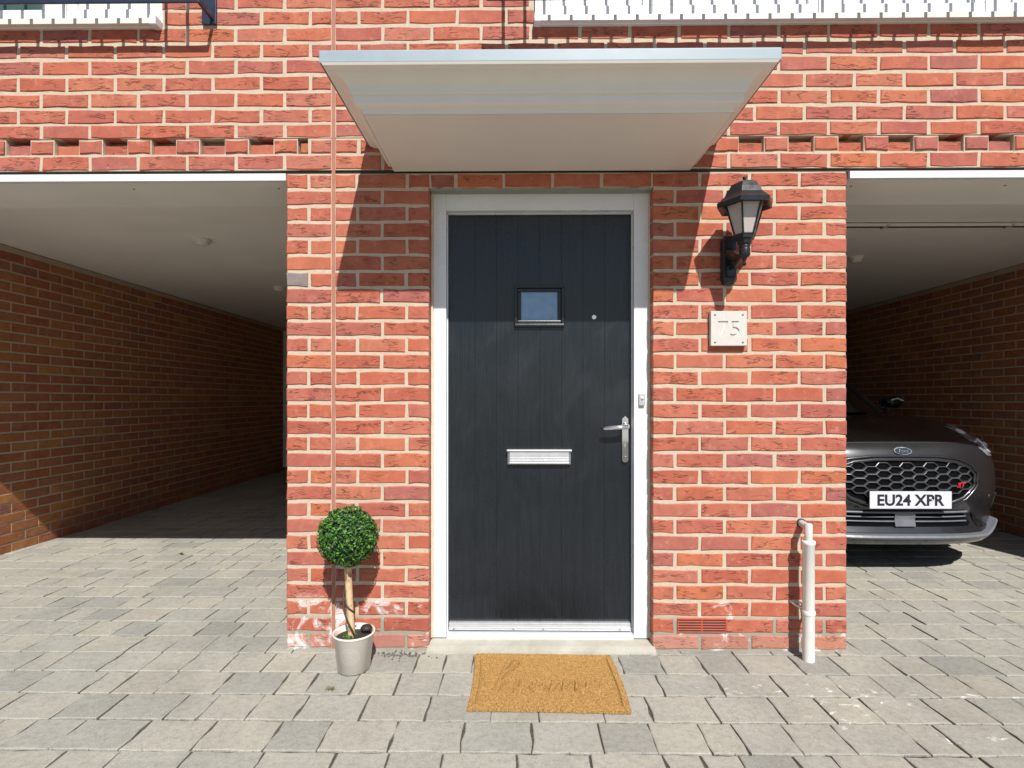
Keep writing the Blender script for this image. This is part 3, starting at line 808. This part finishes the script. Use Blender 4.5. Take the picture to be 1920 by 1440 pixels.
# ---------------------------------------------------------------- doormat
def mat_tex():
    t = NT('coir'); V = t.obj; f = t.noise(t.map(V, (1.5, .9, 1)), 190, 5, .85); n = t.noise(V, 28, 4, .6)
    c = t.mix(t.maprange(f, .38, .60), (.17,.085,.022,1), (.66,.41,.155,1)); c = t.mix(t.maprange(n, .4, .7, 0, .3), c, (.42,.22,.07,1))
    return t.out(c, .95, 0, t.bump(f, 1., .006), Specular_IOR_Level=.1)
M['coir'] = mat_tex()
MW, MD = .600, .425
NX, NY = 300, 212
X, Y = np.meshgrid(np.linspace(0, MW, NX), np.linspace(0, MD, NY), indexing='ij')
rs = np.random.RandomState(3)
Hh = .013+rs.uniform(-.0017, .0017, X.shape)
def seg(px, py, x0, y0, x1, y1):
    dx, dy = x1-x0, y1-y0; t_ = np.clip(((px-x0)*dx+(py-y0)*dy)/(dx*dx+dy*dy+1e-9), 0, 1); return np.hypot(px-x0-t_*dx, py-y0-t_*dy)
def stroke(pts):
    d = np.full(X.shape, 9.)
    for p, q in zip(pts, pts[1:]): d = np.minimum(d, seg(X, Y, *p, *q))
    return d
def smooth(pts, n=7):
    out = []; P = [np.array(p, float) for p in pts]; P = [P[0]]+P+[P[-1]]
    for i in range(1, len(P)-2):
        for k in range(n):
            t_ = k/n; out.append(tuple(.5*((2*P[i])+(-P[i-1]+P[i+1])*t_+(2*P[i-1]-5*P[i]+4*P[i+1]-P[i+2])*t_**2+(-P[i-1]+3*P[i]-3*P[i+1]+P[i+2])*t_**3)))
    return out+[tuple(P[-2])]
script = smooth([(.055,.17),(.10,.20),(.165,.30),(.185,.345),(.165,.36),(.135,.29),(.112,.19),(.100,.125),(.118,.17),(.150,.205),(.178,.20),(.180,.165),(.172,.130),(.19,.118),(.215,.14),(.235,.175)])
script2 = smooth([(.262,.195),(.238,.185),(.230,.150),(.248,.122),(.275,.132),(.285,.165),(.268,.193),(.262,.185),(.285,.175),(.31,.185),(.32,.195),(.318,.16),(.312,.125),(.335,.175),(.358,.198),(.366,.175),(.360,.130),(.38,.175),(.405,.198),(.415,.175),(.41,.135),(.43,.122),(.455,.145),(.485,.165),(.497,.185),(.48,.2),(.460,.18),(.455,.145),(.475,.12),(.505,.123),(.545,.155)])
d = np.minimum(stroke(script), stroke(script2))
Hh += .0100*np.exp(-(d/.0066)**4) - .0068*np.exp(-((d-.0118)/.0040)**2)
bd = np.minimum(np.minimum(X, MW-X), np.minimum(Y, MD-Y))
Hh -= .0090*np.exp(-((bd-.030)/.0045)**2); Hh += .002*np.exp(-((bd-.024)/.003)**2)
Hh *= np.clip(bd/.004, 0, 1)**.5
ex = rs.uniform(-.0022, .0022, X.shape)*(bd < .003); ey = rs.uniform(-.0022, .0022, X.shape)*(bd < .003)
V = np.stack([X-MW/2+ex+.006*np.sin(Y*9), Y+ey+.004*np.sin(X*7+.5), Hh], -1).reshape(-1, 3)
idx = np.arange(NX*NY).reshape(NX, NY); F = np.stack([idx[:-1, :-1], idx[1:, :-1], idx[1:, 1:], idx[:-1, 1:]], -1).reshape(-1, 4)
me = bpy.data.meshes.new('doormat'); me.from_pydata(V.tolist(), [], F.tolist()); me.materials.append(M['coir'])
dm = link(bpy.data.objects.new('doormat', me)); dm.location = (.113, -.490, .001); dm.rotation_euler.z = R(-.3)
tag(dm, 'rectangular brown coir doormat with the word home embossed, before the door', 'doormat')

# ---------------------------------------------------------------- topiary ball in a pot
tp = thing('potted_topiary', (-.694, -.175, 0), 'artificial box ball topiary on a bare stem in a cream pot', 'potted plant')
def pot_mat():
    t = NT('cream_pot'); V = t.obj; s = t.N('SeparateXYZ', Vector=V)
    a = t.math('DIVIDE', t.math('SUBTRACT', s.outputs[0], .004), .042); b = t.math('DIVIDE', t.math('SUBTRACT', s.outputs[2], .082), .037)
    r2 = t.math('SQRT', t.math('ADD', t.math('MULTIPLY', a, a), t.math('MULTIPLY', b, b)))
    disc = t.math('MULTIPLY', t.maprange(r2, 1., .97), t.math('LESS_THAN', s.outputs[1], 0.), clamp=True)
    scr = t.noise(V, 110, 4, .75, 1.2)
    ringm = t.math('MULTIPLY', disc, t.maprange(t.math('ABSOLUTE', t.math('SUBTRACT', r2, .93)), .05, .03), clamp=True)
    m_ = t.math('MAXIMUM', t.math('MULTIPLY', disc, t.maprange(scr, .40, .62)), ringm)
    c = t.mix(t.math('MULTIPLY', m_, .55), (.72,.67,.60,1), (.86,.85,.83,1))
    return t.out(c, .4, 0, None)
m = MB(); m.lathe([(.060, 0), (.0665, .003), (.0825, .148), (.0875, .152), (.088, .158), (.0835, .159), (.080, .150), (.072, .100)], n=40, cap1=False)
po_ = m.build('pot', pot_mat(), tp)
MB().lathe([(.0775, .134), (.06, .137), (.0001, .141)], n=24).build('soil', M['soil'], tp)
MB().lathe([(.0001, -.012), (.022, -.006), (.026, .002), (.018, .012), (.0001, .015)], (.045, .03, .158), 14).build('black_liner', M['rubber'], tp)
mo = MB()
for i in range(160):
    a = rnd.uniform(0, 2*pi); r_ = .03*math.sqrt(rnd.random()); p = Vector((-.014+r_*cos(a), -.01+r_*sin(a), .138+rnd.uniform(0, .012)))
    q = Vector((rnd.uniform(-1,1), rnd.uniform(-1,1), rnd.uniform(-1,1))).normalized()*.006; s_ = q.orthogonal().normalized()*.003
    mo.add([p-q, p+s_, p+q, p-s_], [(0,1,2,3)])
def leaf_mat(name, c1, c2):
    t = NT(name); i = t.N('Attribute', _attribute_name='tone').outputs['Fac']
    c = t.mix(i, (*c1, 1), (*c2, 1)); return t.out(c, .42, 0, None, Subsurface_Weight=0., Specular_IOR_Level=.45)
M['leaf'] = leaf_mat('box_leaf', (.010,.050,.014), (.13,.31,.03))
o = mo.build('moss', M['leaf'], tp, kind='stuff'); o.data.attributes.new('tone', 'FLOAT', 'FACE').data.foreach_set('value', [.25]*len(o.data.polygons))
def bark():
    t = NT('pale_bamboo_stem'); V = t.obj; n = t.noise(t.map(V, (60, 60, 9)), 1, 4, .6); k = t.noise(V, 40, 3)
    return t.out(t.mix(t.maprange(k, .5, .7), t.mix(n, (.50,.36,.19,1), (.66,.50,.30,1)), (.26,.15,.08,1)), .6, 0, t.bump(n, .5, .002))
st_pts = [(-.006, -.010, .12), (-.008, -.010, .18), (-.013, -.008, .24), (-.018, -.006, .32), (-.023, -.004, .40), (-.026, -.002, .47)]
MB().tube(st_pts, [.0165, .015, .0145, .0142, .0148, .015], 14).build('stem', bark(), tp)
vine = smooth([(.012,-.02,.14),(.002,-.028,.17),(-.018,-.032,.215),(-.034,-.024,.26),(-.040,-.010,.31),(-.036,.004,.36),(-.026,.012,.40)])
MB().tube(vine, .0045, 6).tube(smooth([(-.036,-.012,.30),(-.02,-.028,.275),(-.002,-.024,.255),(.006,-.006,.24)]), .003, 5).build('vine', M['twig'], tp)
BC = Vector((-.026, 0, .560)); BR = .124
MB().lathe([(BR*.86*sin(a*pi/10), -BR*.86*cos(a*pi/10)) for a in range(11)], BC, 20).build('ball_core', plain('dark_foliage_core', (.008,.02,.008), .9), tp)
lf = MB(); tn = []
for i in range(5200):
    dvec = Vector((rnd.gauss(0,1), rnd.gauss(0,1), rnd.gauss(0,1))).normalized()
    bump_ = 1+.035*sin(dvec.x*9+dvec.z*7)+.02*sin(dvec.y*13+dvec.z*5)
    r_ = BR*bump_*(1-.18*rnd.random()**1.3)*(1.05 if rnd.random() < .02 else 1)
    p = BC+dvec*r_; nrm = (dvec+Vector((rnd.gauss(0,.6), rnd.gauss(0,.6), rnd.gauss(0,.6)))).normalized()
    ax = nrm.cross(Vector((rnd.gauss(0,1), rnd.gauss(0,1), rnd.gauss(0,1)))).normalized(); bx = nrm.cross(ax)
    l, w_ = rnd.uniform(.0055, .0085), rnd.uniform(.0028, .0042); cup_ = nrm*.0014
    lf.add([p-ax*l, p-ax*l*.3+bx*w_+cup_, p+ax*l*.4+bx*w_*.8+cup_, p+ax*l, p+ax*l*.4-bx*w_*.8+cup_, p-ax*l*.3-bx*w_+cup_], [(0,1,2,3),(0,3,4,5)])
    tt = min(1, max(0, rnd.betavariate(.8, 1.7))); tn += [tt, tt]
o = lf.build('crown', M['leaf'], tp, kind='stuff'); o.data.attributes.new('tone', 'FLOAT', 'FACE').data.foreach_set('value', tn)

# ---------------------------------------------------------------- weeds, moss and a dead leaf in the joints
def weeds(name, pts, label, n=26, h=.028, c=(.16,.12,.04)):
    m = MB(); x0, y0 = pts[0]
    for px, py in pts:
        for i in range(n):
            a = rnd.uniform(0, 2*pi); q = Vector((px-x0+rnd.gauss(0,.007), py-y0+rnd.gauss(0,.004), -.006)); hh = h*rnd.uniform(.4, 1)
            tip = q+Vector((cos(a)*hh*.5, sin(a)*hh*.5, hh)); s = Vector((-sin(a), cos(a), 0))*.0012
            m.add([q-s, q+s, tip], [(0,1,2)])
    o = m.build(name, plain(name+'_blade', c, .7)); o.location = (x0, y0, 0); return o
tag(weeds('dry_weed', [(-.735, -.345)], '', 40, .035), 'small dry brown weed in a paving joint in front of the topiary pot', 'weed')
mm = weeds('moss', [(x, -.038+ROW*k+rnd.uniform(-.004,.004)) for k in (-4,-3,-2) for x in np.arange(-1.6, 1.6, .06)+rnd.uniform(0,.05)], '', 6, .010, (.09,.095,.03)); tag(mm, 'short moss and grit along the paving joints', 'moss', kind='stuff')
lf_ = MB(); lf_.add([(-.02,0,.004),(-.005,.012,.012),(.015,.008,.006),(.024,-.002,.01),(.006,-.012,.004),(-.008,-.008,.010)], [(0,1,5),(1,4,5),(1,2,4),(2,3,4)])
o = lf_.build('dead_leaf', plain('dead_leaf_brown', (.07,.035,.02), .8)); o.location = (-2.47, 1.47, 0); tag(o, 'curled brown dead leaf lying on the left driveway near the shade', 'leaf')
gt = MB()
for i in range(70):
    x, y, s = rnd.gauss(-.52, .06), rnd.gauss(-.06, .02), rnd.uniform(.0015, .004)
    if y > -.01: y = -.012
    gt.box(x-s, x+s, y-s, y+s, -.001, s)
tag(gt.build('grit', plain('dark_grit', (.10,.11,.11), .9)), 'loose dark grit at the foot of the wall beside the topiary', 'grit', kind='stuff')

# ================================================================= THE PARKED CAR
car = thing('parked_car', (2.512, 1.04, 0), 'dark grey hatchback parked nose out in the right carport, plate EU24 XPR', 'car')
def paint():
    t = NT('dark_grey_car_paint'); n = t.noise(t.obj, 900, 2, .8); d = t.noise(t.obj, 3, 4, .6)
    c = t.mix(t.maprange(n, .4, .7), (.022,.023,.027,1), (.040,.042,.048,1))
    return t.out(c, t.maprange(d, .3, .7, .26, .40), .45, None, Coat_Weight=.9, Coat_Roughness=.04)
M['paint'] = paint()
M['trim'] = plain('gloss_black_trim', (.010,.011,.012), .22); M['lip'] = plain('grey_splitter', (.13,.14,.16), .4, var=.1)
M['void'] = plain('painted_grille_shade', (.004,.004,.005), .95, Specular_IOR_Level=.05); M['mesh'] = plain('dark_grille_plastic', (.055,.06,.066), .35); M['lens'] = plain('headlamp_lens', (.20,.215,.24), .06, Coat_Weight=1.); M['lamp_bright'] = plain('lamp_reflector', (.80,.82,.85), .3, .0)  # void: shade inside the grille and fog openings, painted near-black
M['cglass'] = plain('tinted_windscreen', (.012,.014,.015), .04, Coat_Weight=.6)
M['plate'] = plain('plate_white', (.60,.62,.68), .35, var=.02); M['ink'] = plain('plate_black', (.012,.013,.02), .5)
M['silver'] = plain('silver_trim', (.55,.57,.6), .25, .8); M['blue'] = plain('badge_blue', (.025,.035,.06), .2); M['redb'] = plain('badge_red', (.55,.02,.035), .35)
def interp(x, tab):
    for (a, b), (c, d) in zip(tab, tab[1:]):
        if x <= c: s = max(0, min(1, (x-a)/(c-a))); s = s*s*(3-2*s)*.5+s*.5; return b+(d-b)*s
    return tab[-1][1]
NOSE = [(.19,.06),(.235,.005),(.27,.0),(.30,.03),(.38,.045),(.44,.02),(.50,.0),(.60,-.002),(.70,.012),(.78,.035),(.83,.065),(.865,.12)]
def sweep(u): return .40*(min(abs(u), .9)/.9)**3.4
def nose(u, z): return interp(z, NOSE)+sweep(u)
def side_u(us, zs, z, lo=.19):
    u = us+(.9-us)*sin(min(1, (zs-z)/.36)*pi/2)
    if z < .34: u -= .06*((.34-z)/.15)**1.5
    return u
nz = 22; zt = [.865-(.865-.19)*k/nz for k in range(nz+1)]
nu = 24
front = [[(side_u(.72, .865, z)*(2*i/nu-1), nose(side_u(.72, .865, z)*(2*i/nu-1), z), z) for i in range(nu+1)] for z in zt]
cb = MB(); cb.loft(front, closed=False, smooth=True)
VS = [.0,.10,.22,.36,.5,.65,.8,.95,1.1,1.3,1.6,2.1,2.8,3.5,3.95,4.15]
def zc(v): return interp(v, [(0,.865),(.10,.895),(.22,.925),(.5,.972),(.8,1.005),(1.1,1.03),(1.6,1.045),(2.8,1.055),(3.6,1.05),(4.0,.98),(4.15,.86)])
def us(v): return interp(v, [(0,.72),(.3,.735),(.8,.745),(1.6,.78),(3.4,.78),(4.15,.68)])
def hood(s, v):
    u = s*us(v); fade = max(0, 1-v/1.3)
    vv = v*(1-.0)+nose(u, .865)*fade+.12*(1-fade)
    if v > 3.9: vv = v-.25*abs(s)**3
    crown = .030*abs(s)**2.2*(min(1, v/.3)); bulge = .066*math.exp(-((abs(s)-.82)/.17)**2)*min(1, v/.2)*max(0, 1-v/1.2)**.5
    return (u, vv, zc(v)-crown+bulge)
cb.loft([[hood(2*i/nu-1, v) for i in range(nu+1)] for v in VS], closed=False, smooth=True)
for sg in (-1, 1):
    rows = []
    for j, v in enumerate(VS):
        hx, hv, hz = hood(sg, v); r_ = []
        for k in range(nz+1):
            z = hz-(hz-.19)*k/nz; u = side_u(abs(hx), hz, z)
            if j == 0: u, vv = side_u(.72, .865, zt[k]), nose(side_u(.72, .865, zt[k]), zt[k])
            else:
                u = min(.9, u); f = max(0, 1-v/1.3); vv = hv+(nose(u, z)-nose(abs(hx), .865))*f*(1 if v < 1.3 else 0)
                if v > 3.9: u -= .10*(v-3.9)/.25
                if k > 13: # wheel arches
                    for wv in (.86, 3.44):
                        dd = math.hypot(vv-wv, max(0, z-.32))
                        if dd < .36 and z < .68: u -= .0
            r_.append((sg*u, vv, z))
        rows.append(r_)
    cb.loft(rows, closed=False, smooth=True)
tail = [(x, y, z) for x, y, z in [hood(2*i/nu-1, VS[-1]) for i in range(nu+1)]]
cb.loft([tail, [(x*1.1, y+.0, .55) for x, y, z in tail], [(x*1.05, y-.05, .25) for x, y, z in tail]], closed=False, smooth=True)
cb.box(-.80, .80, .35, 4.0, .17, .24)
body = cb.build('body', M['paint'], car)
bvh = BVHTree.FromPolygons([Vector(v) for v in cb.v], cb.f)
def hit(u, z, off=.004):
    h = bvh.ray_cast(Vector((u, -2, z)), Vector((0, 1, 0)))
    if h[0] is None: return Vector((u, nose(u, z)-off, z))
    return Vector((u, h[0].y-off, z))
def patch(poly, off, name, mat, rings=5, thick=.012, label=None):
    cu = sum(p[0] for p in poly)/len(poly); cz = sum(p[1] for p in poly)/len(poly); rr = []
    fine = []
    for p, q in zip(poly, poly[1:]+poly[:1]):
        n = max(1, int(math.hypot(q[0]-p[0], q[1]-p[1])/.04))
        fine += [(p[0]+(q[0]-p[0])*i/n, p[1]+(q[1]-p[1])*i/n) for i in range(n)]
    L = [[hit(p[0], p[1], off-thick) for p in fine]]
    for k in range(rings+1):
        s = 1-k/rings*.98; L.append([hit(cu+(p[0]-cu)*s, cz+(p[1]-cz)*s, off) for p in fine])
    m = MB(); m.loft(L, cap0=False, smooth=False); return m.build(name, mat, car, label=label)
def path(pts, off, r, name, mat, n=6, closed=False, flat=1):
    P = []
    pp = pts+([pts[0]] if closed else [])
    for p, q in zip(pp, pp[1:]):
        k = max(1, int(math.hypot(q[0]-p[0], q[1]-p[1])/.03)); P += [hit(p[0]+(q[0]-p[0])*i/k, p[1]+(q[1]-p[1])*i/k, off) for i in range(k)]
    P.append(hit(*pp[-1], off)); return P
# upper grille
half = [(.0,.752),(.20,.750),(.33,.735),(.42,.700),(.455,.655),(.455,.615),(.425,.56),(.36,.505),(.26,.468),(0,.462)]
G = half+[(-x, z) for x, z in half[::-1] if x > 0]
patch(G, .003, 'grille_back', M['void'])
sur = MB(); sur.tube(path(G, .010, 0, '', None, closed=True), .012, 8)
G2 = [(x*1.075+(.0), .61+(z-.61)*1.14) for x, z in G]; sur.tube(path(G2, .004, 0, '', None, closed=True), .010, 8)
sur.build('grille_surround', M['paint'], car)
def inside(u, z, k=1.0):
    c = 0; Q = [(x*k, .61+(y-.61)*k) for x, y in G]
    for (x0, y0), (x1, y1) in zip(Q, Q[1:]+Q[:1]):
        if (y0 > z) != (y1 > z) and u < (x1-x0)*(z-y0)/(y1-y0)+x0: c ^= 1
    return c
gm = MB(); aw, ah = .052, .0245   # wide hexagons
cellx, celly = .076, .050
for i in range(-8, 9):
    for j in range(-6, 7):
        cx = i*cellx/1.0; cz_ = .608+j*celly+(celly/2 if i % 2 else 0)
        if not inside(cx, cz_, .97): continue
        hexp = [(cx-.0507, cz_), (cx-.0253, cz_+.025), (cx+.0253, cz_+.025), (cx+.0507, cz_), (cx+.0253, cz_-.025), (cx-.0253, cz_-.025)]
        hexo = [(cx+(x-cx)*1.04, cz_+(z-cz_)*1.0) for x, z in hexp]
        if not all(inside(x, z, 1.02) for x, z in hexp): continue
        inn = [(cx+(x-cx)*.86, cz_+(z-cz_)*.76) for x, z in hexp]
        gm.loft([[hit(x, z, .007) for x, z in hexo], [hit(x, z, .014) for x, z in hexo], [hit(cx+(x-cx)*.93, cz_+(z-cz_)*.88, .015) for x, z in hexo], [hit(x, z, .007) for x, z in inn]], cap0=False, cap1=False)
gm.build('grille_mesh', M['mesh'], car)
# plate
pcx, pcz = 0, .497
pv = hit(0, pcz, 0).y
pb = MB().box(-.26, .26, pv-.030, pv-.022, pcz-.0555, pcz+.0555, .003).build('number_plate', M['plate'], car)
MB().box(-.19, .19, pv-.022, pv+.01, pcz-.045, pcz+.045).build('plate_holder', M['trim'], pb)
tm = text_mesh('EU24 XPR', .112, .0012, 'plate_characters', M['ink'], offset=.0034, space=1.0)
xs = [v.co.x for v in tm.vertices]; ys = [v.co.y for v in tm.vertices]
sx = .425/(max(xs)-min(xs)); sy = .074/(max(ys)-min(ys)); mx, my = (max(xs)+min(xs))/2, (max(ys)+min(ys))/2
for v in tm.vertices: v.co = ((v.co.x-mx)*sx, pv-.0308, pcz+(v.co.y-my)*sy) if False else ((v.co.x-mx)*sx, pv-.0305-v.co.z, pcz+(v.co.y-my)*sy)
link(bpy.data.objects.new('plate_characters', tm), pb)
bs = MB()
for x in (-.135, .135): bs.lathe([(.006, 0), (.005, -.003), (.001, -.004)], (x, pv-.030, pcz), 10, axis='y')
bs.build('plate_screw', M['plate'], pb)
# oval badge
ez = .805; ell = [(.057*cos(a*pi/16), ez+.0235*sin(a*pi/16)) for a in range(32)]
patch(ell, .009, 'badge', M['silver'], rings=2)
patch([(x*.90, ez+(z-ez)*.84) for x, z in ell], .0115, 'badge_field', M['blue'], rings=2)
tm = text_mesh('Ford', .034, .001, 'badge_script', M['silver'], shear=.35)
xs = [v.co.x for v in tm.vertices]; k = .068/(max(xs)-min(xs))
for v in tm.vertices: x, z = v.co.x*k, ez+v.co.y*k*.95; v.co = hit(x, z, .0128)
link(bpy.data.objects.new('badge_script', tm), car)
tm = text_mesh('ST', .05, .002, 'sport_badge', M['redb'], shear=.3, offset=.001)
xs = [v.co.x for v in tm.vertices]; k = .066/(max(xs)-min(xs)); ys = [v.co.y for v in tm.vertices]; ky = .034/(max(ys)-min(ys))
for v in tm.vertices: zz_ = v.co.z; x, z = .335+v.co.x*k, .588+v.co.y*ky; v.co = hit(x, z, .020+zz_)
link(bpy.data.objects.new('sport_badge', tm), car)
# lower grille, bars, radar block
LG = [(-.40,.405),(.40,.405),(.455,.335),(.44,.315),(-.44,.315),(-.455,.335)]
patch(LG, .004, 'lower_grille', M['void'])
sb = MB()
for z in (.408, .376, .348): sb.tube(path([(-.42-.0*(z<.4), z), (.42, z)], .012, 0, '', None), .0055 if z < .4 else .008, 6)
sb.build('grille_bar', M['silver'] if False else M['lip'], car)
patch([(-.065,.405),(.065,.405),(.065,.318),(-.065,.318)], .018, 'radar_cover', M['lip'], rings=2)
# corner intake; lighter blade patches paint a bumper highlight, black ones the recess shade
patch([(.47,.40),(.52,.36),(.66,.30),(.62,.295),(.53,.30),(.50,.33)], .003, 'corner_intake', M['trim'], rings=3)
patch([(-.47,.40),(-.52,.36),(-.66,.30),(-.62,.295),(-.53,.30),(-.50,.33)][::-1], .003, 'corner_intake', M['trim'], rings=3)
for sg in (1, -1): patch([(sg*.80,.515),(sg*.838,.49),(sg*.835,.36),(sg*.80,.37)][::sg], .004, 'fog_recess', M['void'], rings=2); patch([(sg*.735,.50),(sg*.792,.50),(sg*.788,.395),(sg*.745,.385),(sg*.715,.43)][::sg], .006, 'blade_highlight', M['mesh'], rings=2)
bl = MB()
for sg in (1, -1): bl.tube(path([(sg*.76,.60),(sg*.81,.56),(sg*.84,.50),(sg*.83,.44),(sg*.79,.41)], .006, 0, '', None), [.004]+[.016]*40, 8) if False else None
for x in (-.31, .31, .62, -.62): bl.lathe([(.011, .002), (.010, -.003), (.001, -.004)], tuple(hit(x, .44 if abs(x) < .5 else .5, .0)), 12, axis='y')
bl.build('parking_sensor', M['paint'], car)
# splitter lip
lp_ = MB(); L0 = []
US = [(.700*(2*i/28-1)) for i in range(29)]
for u in US:
    v = nose(u, .25)-.035+.03*abs(u)**4; zz_ = .250+.075*max(0, (abs(u)-.56)/.14)**1.3
    L0.append([(u, v+.05, zz_-.006), (u, v, zz_-.004), (u, v-.006, zz_+.006), (u, v+.002, zz_+.018), (u, v+.06, zz_+.024)])
lp_.loft(L0, smooth=False); lp_.build('front_splitter', M['lip'], car)
# headlights
for sg in (1, -1):
    hl = [(.53,.955),(.60,.965),(.68,.935),(.75,.89),(.80,.83),(.812,.765),(.72,.755),(.64,.765),(.585,.805),(.553,.87)]
    hl = [(sg*x, z) for x, z in hl][::sg]
    L = patch(hl, .008, 'headlight', M['lens'], rings=6)
    for (cx, cz_, r_) in ((.585,.918,.022),(.705,.835,.018)):
        el = [(sg*(cx+r_*1.3*cos(a*pi/8)), cz_+r_*.75*sin(a*pi/8)) for a in range(16)][::sg]
        q = patch(el, .0105, 'lamp_projector', M['lamp_bright'], rings=2); q.parent = L
    br = MB(); br.tube(path([(sg*.595,.855),(sg*.655,.868),(sg*.652,.80),(sg*.70,.785)], .011, 0, '', None), .007, 6); q = br.build('running_light', M['lamp_bright'], L)
# bonnet shut line
sh = MB(); sh.tube(path([(-.70,.848),(-.3,.853),(.3,.853),(.70,.848)], .0005, 0, '', None), .003, 5); sh.build('bonnet_gap', M['rubber'], car)
# cabin
def cab(s, t):   # s -1..1 across, t 0..1 from scuttle to roof
    return None
BASE = [(0,.98+.10,1.03),(.35,1.12,1.03),(.60,1.22,1.025),(.70,1.32,1.02)]
TOPP = [(0,1.80,1.475),(.30,1.83,1.47),(.50,1.90,1.455),(.575,1.98,1.435)]
full = lambda A: [(-x, y, z) for x, y, z in A[::-1] if x > 0]+A
B_, T_ = full(BASE), full(TOPP)
ws = MB(); rws = []
for k in range(7):
    t_ = k/6; rws.append([(a[0]+(b[0]-a[0])*t_, a[1]+(b[1]-a[1])*t_, a[2]+(b[2]-a[2])*t_+.02*sin(pi*t_)) for a, b in zip(B_, T_)])
ws.loft(rws, closed=False, smooth=True); ws.build('windscreen', M['cglass'], car)
rf = MB(); rr_ = []
for (v, dz, wv) in ((0,0,1),(.25,.035,1.02),(.8,.055,1.02),(1.4,.04,1.0),(1.9,-.04,.95),(2.0,-.10,.93)):
    rr_.append([(x*wv, y+v, z+dz) for x, y, z in T_])
rf.loft(rr_, closed=False, smooth=True); rf.build('roof', M['paint'], car)
for sg in (1, -1):
    pil = MB(); pil.tube([(sg*.71,1.30,1.005),(sg*.655,1.62,1.235),(sg*.585,1.97,1.44)], [.034,.028,.026], 8)
    pil.tube([(sg*.57,1.97,1.435),(sg*.585,2.5,1.475),(sg*.57,3.4,1.44),(sg*.54,3.9,1.32),(sg*.62,4.05,1.02)], .03, 8)
    pil.tube([(sg*.585,2.45,1.47),(sg*.755,2.5,1.02)], .03, 8)
    pil.build('pillar', M['paint'], car)
    sw = MB(); sw.add([(sg*.715,1.34,1.02),(sg*.76,2.5,1.03),(sg*.77,3.9,1.04),(sg*.55,3.8,1.38),(sg*.58,2.5,1.46),(sg*.585,1.99,1.43)], [(0,1,4,5),(1,2,3,4)])
    sw.build('side_window', M['cglass'], car)
    mr = MB(); rg = []
    for v, k in ((1.46,.35),(1.475,.8),(1.50,1.),(1.56,1.),(1.60,.8)):
        rg.append([(sg*(.955+.085*k*cos(a*pi/8)), v, 1.115+.055*k*sin(a*pi/8)*(1.1 if sin(a) > 0 else .95)) for a in range(16)])
    mr.loft(rg, smooth=True); mr.tube([(sg*.80,1.55,1.03),(sg*.90,1.54,1.075)], .022, 8); mi = mr.build('door_mirror', M['trim'], car)
    MB().tube([(sg*.90,1.452,1.135),(sg*.955,1.448,1.15),(sg*1.02,1.47,1.13)], .007, 6).build('indicator', M['lamp_bright'], mi)
rw = MB(); rw.add([(-.62,4.05,1.02),(.62,4.05,1.02),(.54,3.9,1.33),(-.54,3.9,1.33)], [(0,1,2,3)]); rw.build('rear_window', M['cglass'], car)
# wheels
def wheel(sx_, v):
    e = MB(); c = (sx_*.79, v, .325)
    e.lathe([(.20, -.10), (.30, -.11), (.325, -.085), (.325, .085), (.30, .11), (.20, .10)], c, 36, axis='x'); wv = e.build('wheel', M['rubber'], car)
    rm = MB(); o_ = sx_*.105
    rm.lathe([(.215, o_*.9), (.205, o_), (.19, o_*.6), (.05, o_*.7), (.001, o_*.8)], c, 30, axis='x')
    for k in range(10):
        a = k*pi/5; rm.tube([(c[0]+o_*.8, c[1]+.04*cos(a), c[2]+.04*sin(a)), (c[0]+o_, c[1]+.20*cos(a), c[2]+.20*sin(a))], .014, 5)
    rm.build('rim', M['lip'], wv)
for sx_ in (-1, 1):
    for v in (.86, 3.44): wheel(sx_, v)
